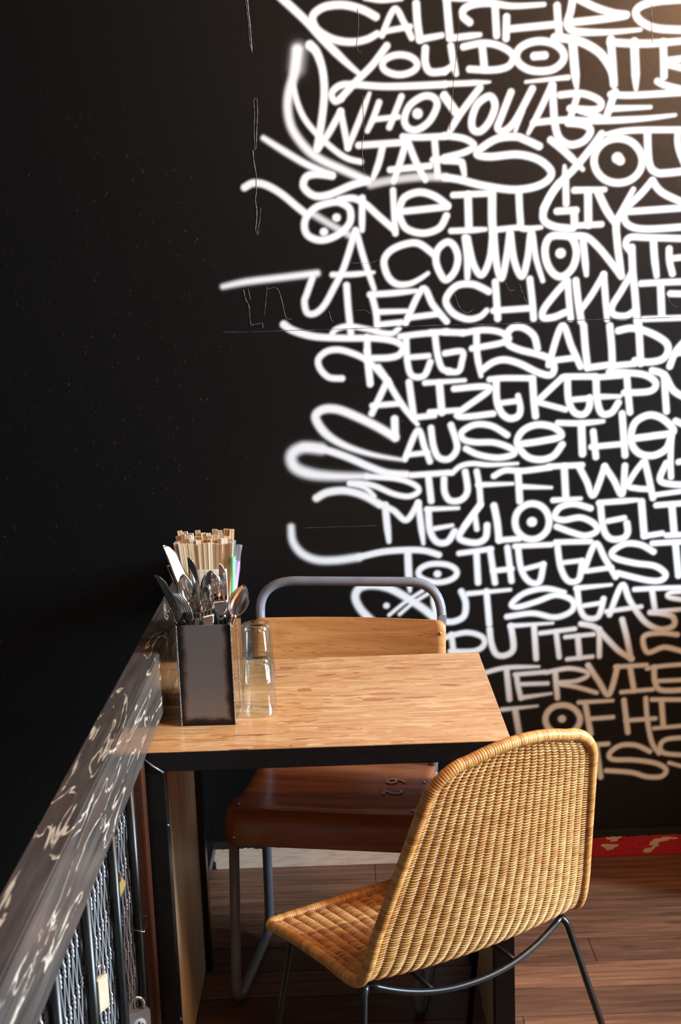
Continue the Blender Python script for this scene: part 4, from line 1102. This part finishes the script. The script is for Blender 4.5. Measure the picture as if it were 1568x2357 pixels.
def put(kind, label, tip, foot, spin, **kw):
    """foot: point inside the holder; tip: where the end points; spin turns the flat round the axis"""
    o = tag(empty('table_' + kind), label, kind, 'cutlery in the front holder')
    {'knife': knife, 'spoon': spoon, 'fork': fork}[kind](o, **kw)
    f, t_ = Vector(foot), Vector(tip); ax = (t_ - f).normalized(); L = kw.get('L', 0.2)
    xr = Vector((1, 0, 0)); xr = (xr - ax * xr.dot(ax)).normalized(); yr = ax.cross(xr)
    c, s = math.cos(spin), math.sin(spin); xa = xr * c + yr * s; ya = ax.cross(xa)
    m = Matrix((xa, ya, ax)).transposed().to_4x4(); m.translation = t_ - ax * L
    o.matrix_world = m; return o
X, Y, Z = H1
zb = Z + 0.012
R_ = math.radians
put('knife', 'broad knife blade shining white, leaning left', (-0.352, 2.403, 1.104), (-0.250, 2.390, zb), R_(45), L=0.262, bl=0.125, w=0.030)
put('knife', 'upright knife with blue-grey blade before the chopsticks', (-0.307, 2.405, 1.074), (-0.296, 2.41, zb), R_(-8), L=0.235, bl=0.115, w=0.021)
put('knife', 'narrow knife leaning left below the broad white blade', (-0.352, 2.415, 1.060), (-0.252, 2.42, zb), R_(20), L=0.235, w=0.018)
put('knife', 'knife with dark red reflection, leaning furthest left', (-0.372, 2.380, 1.049), (-0.248, 2.385, zb), R_(-15), L=0.232, w=0.019)
put('knife', 'slim knife tip rising right of the round spoon back', (-0.248, 2.412, 1.060), (-0.258, 2.415, zb), R_(25), L=0.225, bl=0.11, w=0.017)
put('spoon', 'pointed dark spoon left of the upright knife', (-0.324, 2.385, 1.046), (-0.296, 2.390, zb), R_(35), L=0.222, bl=0.058, w=0.030)
put('spoon', 'round spoon back behind the large fork', (-0.271, 2.408, 1.045), (-0.268, 2.42, zb), R_(180), L=0.225, bl=0.062, w=0.044)
put('spoon', 'big spoon leaning right with orange reflection in its bowl', (-0.205, 2.372, 1.022), (-0.300, 2.380, zb + 0.004), R_(18), L=0.21, bl=0.066, w=0.040)
put('spoon', 'small dark spoon half hidden behind the middle forks', (-0.281, 2.392, 1.020), (-0.290, 2.40, zb), R_(-40), L=0.20, bl=0.055, w=0.030)
put('fork', 'large upright fork with four bright tines', (-0.254, 2.376, 1.037), (-0.250, 2.392, zb), R_(8), L=0.21, hl=0.080, w=0.030)
put('fork', 'fork with tines turned left in the middle of the bunch', (-0.303, 2.366, 1.012), (-0.290, 2.385, zb), R_(-20), L=0.195, w=0.024)
put('fork', 'fork curving low at the holder rim centre', (-0.274, 2.356, 1.006), (-0.268, 2.375, zb), R_(30), L=0.19, hl=0.068, w=0.027)
put('fork', 'fork leaning left with tines seen edge-on', (-0.332, 2.360, 1.014), (-0.268, 2.375, zb), R_(-48), L=0.20, hl=0.076, w=0.027)
put('fork', 'fork with fine tines poking out lowest at the left', (-0.349, 2.372, 0.984), (-0.238, 2.382, zb), R_(55), L=0.19, w=0.024)
put('fork', 'fork leaning left just above the rim, behind others', (-0.318, 2.372, 1.000), (-0.278, 2.362, zb), R_(-25), L=0.19, w=0.026)

# ------------------------------------------------------------------ chopsticks and straws
M_CHOP = [mat_wood('pale_chopstick_wood', [(0.3, tuple(q * 0.86 for q in c)), (0.6, c)], (60, 60, 4), 0.6) for c in ((0.74, 0.53, 0.31), (0.80, 0.61, 0.39), (0.68, 0.46, 0.25), (0.84, 0.68, 0.48))]
def chop_mesh(mat):
    m = MB(); L = 0.335
    for sx in (-1, 1):
        a, b = sorted((sx * 0.0004, sx * 0.0050)); c, e = sorted((sx * 0.0004, sx * 0.0032))
        m.add([(c,-0.0016,0),(e,-0.0016,0),(e,0.0016,0),(c,0.0016,0),(a,-0.0024,L),(b,-0.0024,L),(b,0.0024,L),(a,0.0024,L)],
              [(0,3,2,1),(4,5,6,7),(0,1,5,4),(1,2,6,5),(2,3,7,6),(3,0,4,7)])
    return m.mesh('chopsticks', mat)
CM = [chop_mesh(m) for m in M_CHOP]
rr = random.Random(11)
X, Y, Z = H2
def stand(o, fx, fy, tx, ty, zt, spin, L):
    f = Vector((fx, fy, Z + 0.004)); t_ = Vector((tx, ty, zt)); ax = (t_ - f).normalized()
    xr = Vector((1, 0, 0)); xr = (xr - ax * xr.dot(ax)).normalized(); yr = ax.cross(xr)
    c, s = math.cos(spin), math.sin(spin); xa = xr * c + yr * s
    m = Matrix((xa, ax.cross(xa), ax)).transposed().to_4x4(); m.translation = t_ - ax * L; o.matrix_world = m
for row in range(4):
    n = (12, 11, 11, 10)[row]
    for k in range(n):
        q = (k + 0.5) / n * 2 - 1
        o = bpy.data.objects.new('chopsticks', CM[rr.randrange(4)]); COL.objects.link(o)
        tag(o, 'pair of pale wooden chopsticks standing in the rear holder', 'chopsticks', 'chopsticks in the rear holder')
        ty = Y + (-0.032, -0.012, 0.009, 0.030)[row] + rr.uniform(-.002, .002)
        tx = X - 0.008 + q * 0.060 + rr.uniform(-.001, .001)
        stand(o, X - 0.004 + q * 0.020, Y + (-0.032, -0.012, 0.009, 0.030)[row], tx, ty, 1.086 + 0.004 * row + rr.uniform(-.004, .004), rr.uniform(-.22, .22), 0.335)
def straw(label, col, tx, ty, zt, fx):
    o = tag(empty('drinking_straw'), label, 'straw', 'straws in the rear holder')
    L = 0.325
    MB().lathe([(0.0048, 0.0), (0.0048, L - 0.03), (0.0042, L - 0.03), (0.0042, 0.0)], n=14).build('tube', plain('straw_plastic', col, 0.35), o)
    w = MB(); rs = []
    for z in np.linspace(0.01, L + 0.004, 26): rs.append((0.0064 + 0.0012 * math.sin(z * 410) * (1 if z > L - 0.05 else 0.3), z))
    w.lathe(rs + [(0.003, L + 0.006)], n=9).build('wrapper', M_WRAP, o)
    stand(o, fx, Y, tx, ty, zt, 0.3, L)
tw_ = NT('clear_plastic_film'); M_WRAP = tw_.fin((0.95, 0.95, 0.97), 0.18, 0.0, Alpha=0.13)
straw('green drinking straw in clear film at the right of the chopsticks', (0.16, 0.72, 0.28), -0.2310, 2.474, 1.086, -0.252)
straw('purple drinking straw in clear film at the far right', (0.42, 0.22, 0.72), -0.2200, 2.486, 1.074, -0.272)
straw('pink drinking straw in clear film among the chopsticks', (0.75, 0.45, 0.72), -0.250, 2.484, 1.092, -0.264)
straw('crumpled film-wrapped straw standing above the chopsticks at the left', (0.72, 0.62, 0.60), -0.318, 2.500, 1.094, -0.306)
# paper sleeve round the front chopsticks
G = [[(x, 2.470 - 0.004 * math.cos((x + 0.284) * 30) + (0.002 if j % 2 else 0), z) for j, x in enumerate(np.linspace(-0.318, -0.246, 14))] for z in (0.85, 0.93, 1.0, 1.034)]
ps = MB().grid(G, 0.0006).build('paper_sleeve', plain('white_paper', (0.62, 0.56, 0.47), 0.7)); tag(ps, 'pale paper sleeve in front of the chopsticks', 'paper')

# ------------------------------------------------------------------ stacked tumblers
tg = NT('clear_glass')
tr = tg.n('ShaderNodeBsdfTransparent', Color=(0.955, 0.975, 0.97)); gl = tg.n('ShaderNodeBsdfGlossy', Color=(1, 1, 1), Roughness=0.02)
geo = tg.n('ShaderNodeNewGeometry'); fr = tg.n('ShaderNodeFresnel', IOR=tg.math('MULTIPLY_ADD', geo.outputs['Backfacing'], -0.8333, 1.5)); mx = tg.n('ShaderNodeMixShader'); tg.set(mx.inputs[0], tg.math('MULTIPLY_ADD', fr.outputs[0], 1.1, 0.02)); tg.set(mx.inputs[1], tr.outputs[0]); tg.set(mx.inputs[2], gl.outputs[0])
tg.t.links.new(mx.outputs[0], tg.t.nodes['Material Output'].inputs[0]); M_GLASS = tg.m
def tumbler(z, label):
    h, rb, rt, th = 0.117, 0.0288, 0.0352, 0.0019       # upside down: rim at the bottom
    p = [(0.0, h - 0.009), (rb - 0.006, h - 0.0085), (rb - th - 0.0006, h - 0.013), (rt - th - 0.0004, 0.004), (rt - th - 0.0004, 0.001), (rt - th * 0.5, 0.0), (rt + 0.0009, 0.001), (rt + 0.0010, 0.0035), (rt - 0.0003, 0.0055), (rb + 0.0012, h - 0.012), (rb, h - 0.003), (rb - 0.003, h), (rb - 0.008, h - 0.0006), (rb - 0.010, h - 0.003), (0.0, h - 0.004)]
    o = MB().lathe(p, n=48).build('glass_tumbler', M_GLASS); o.location = (-0.189, 2.412, TZ + z)
    return tag(o, label, 'glass', 'upturned tumblers on the table')
tumbler(0.0012, 'lower upturned clear glass tumbler standing on the tabletop')
tumbler(0.0675, 'upper upturned clear glass tumbler stacked on another')
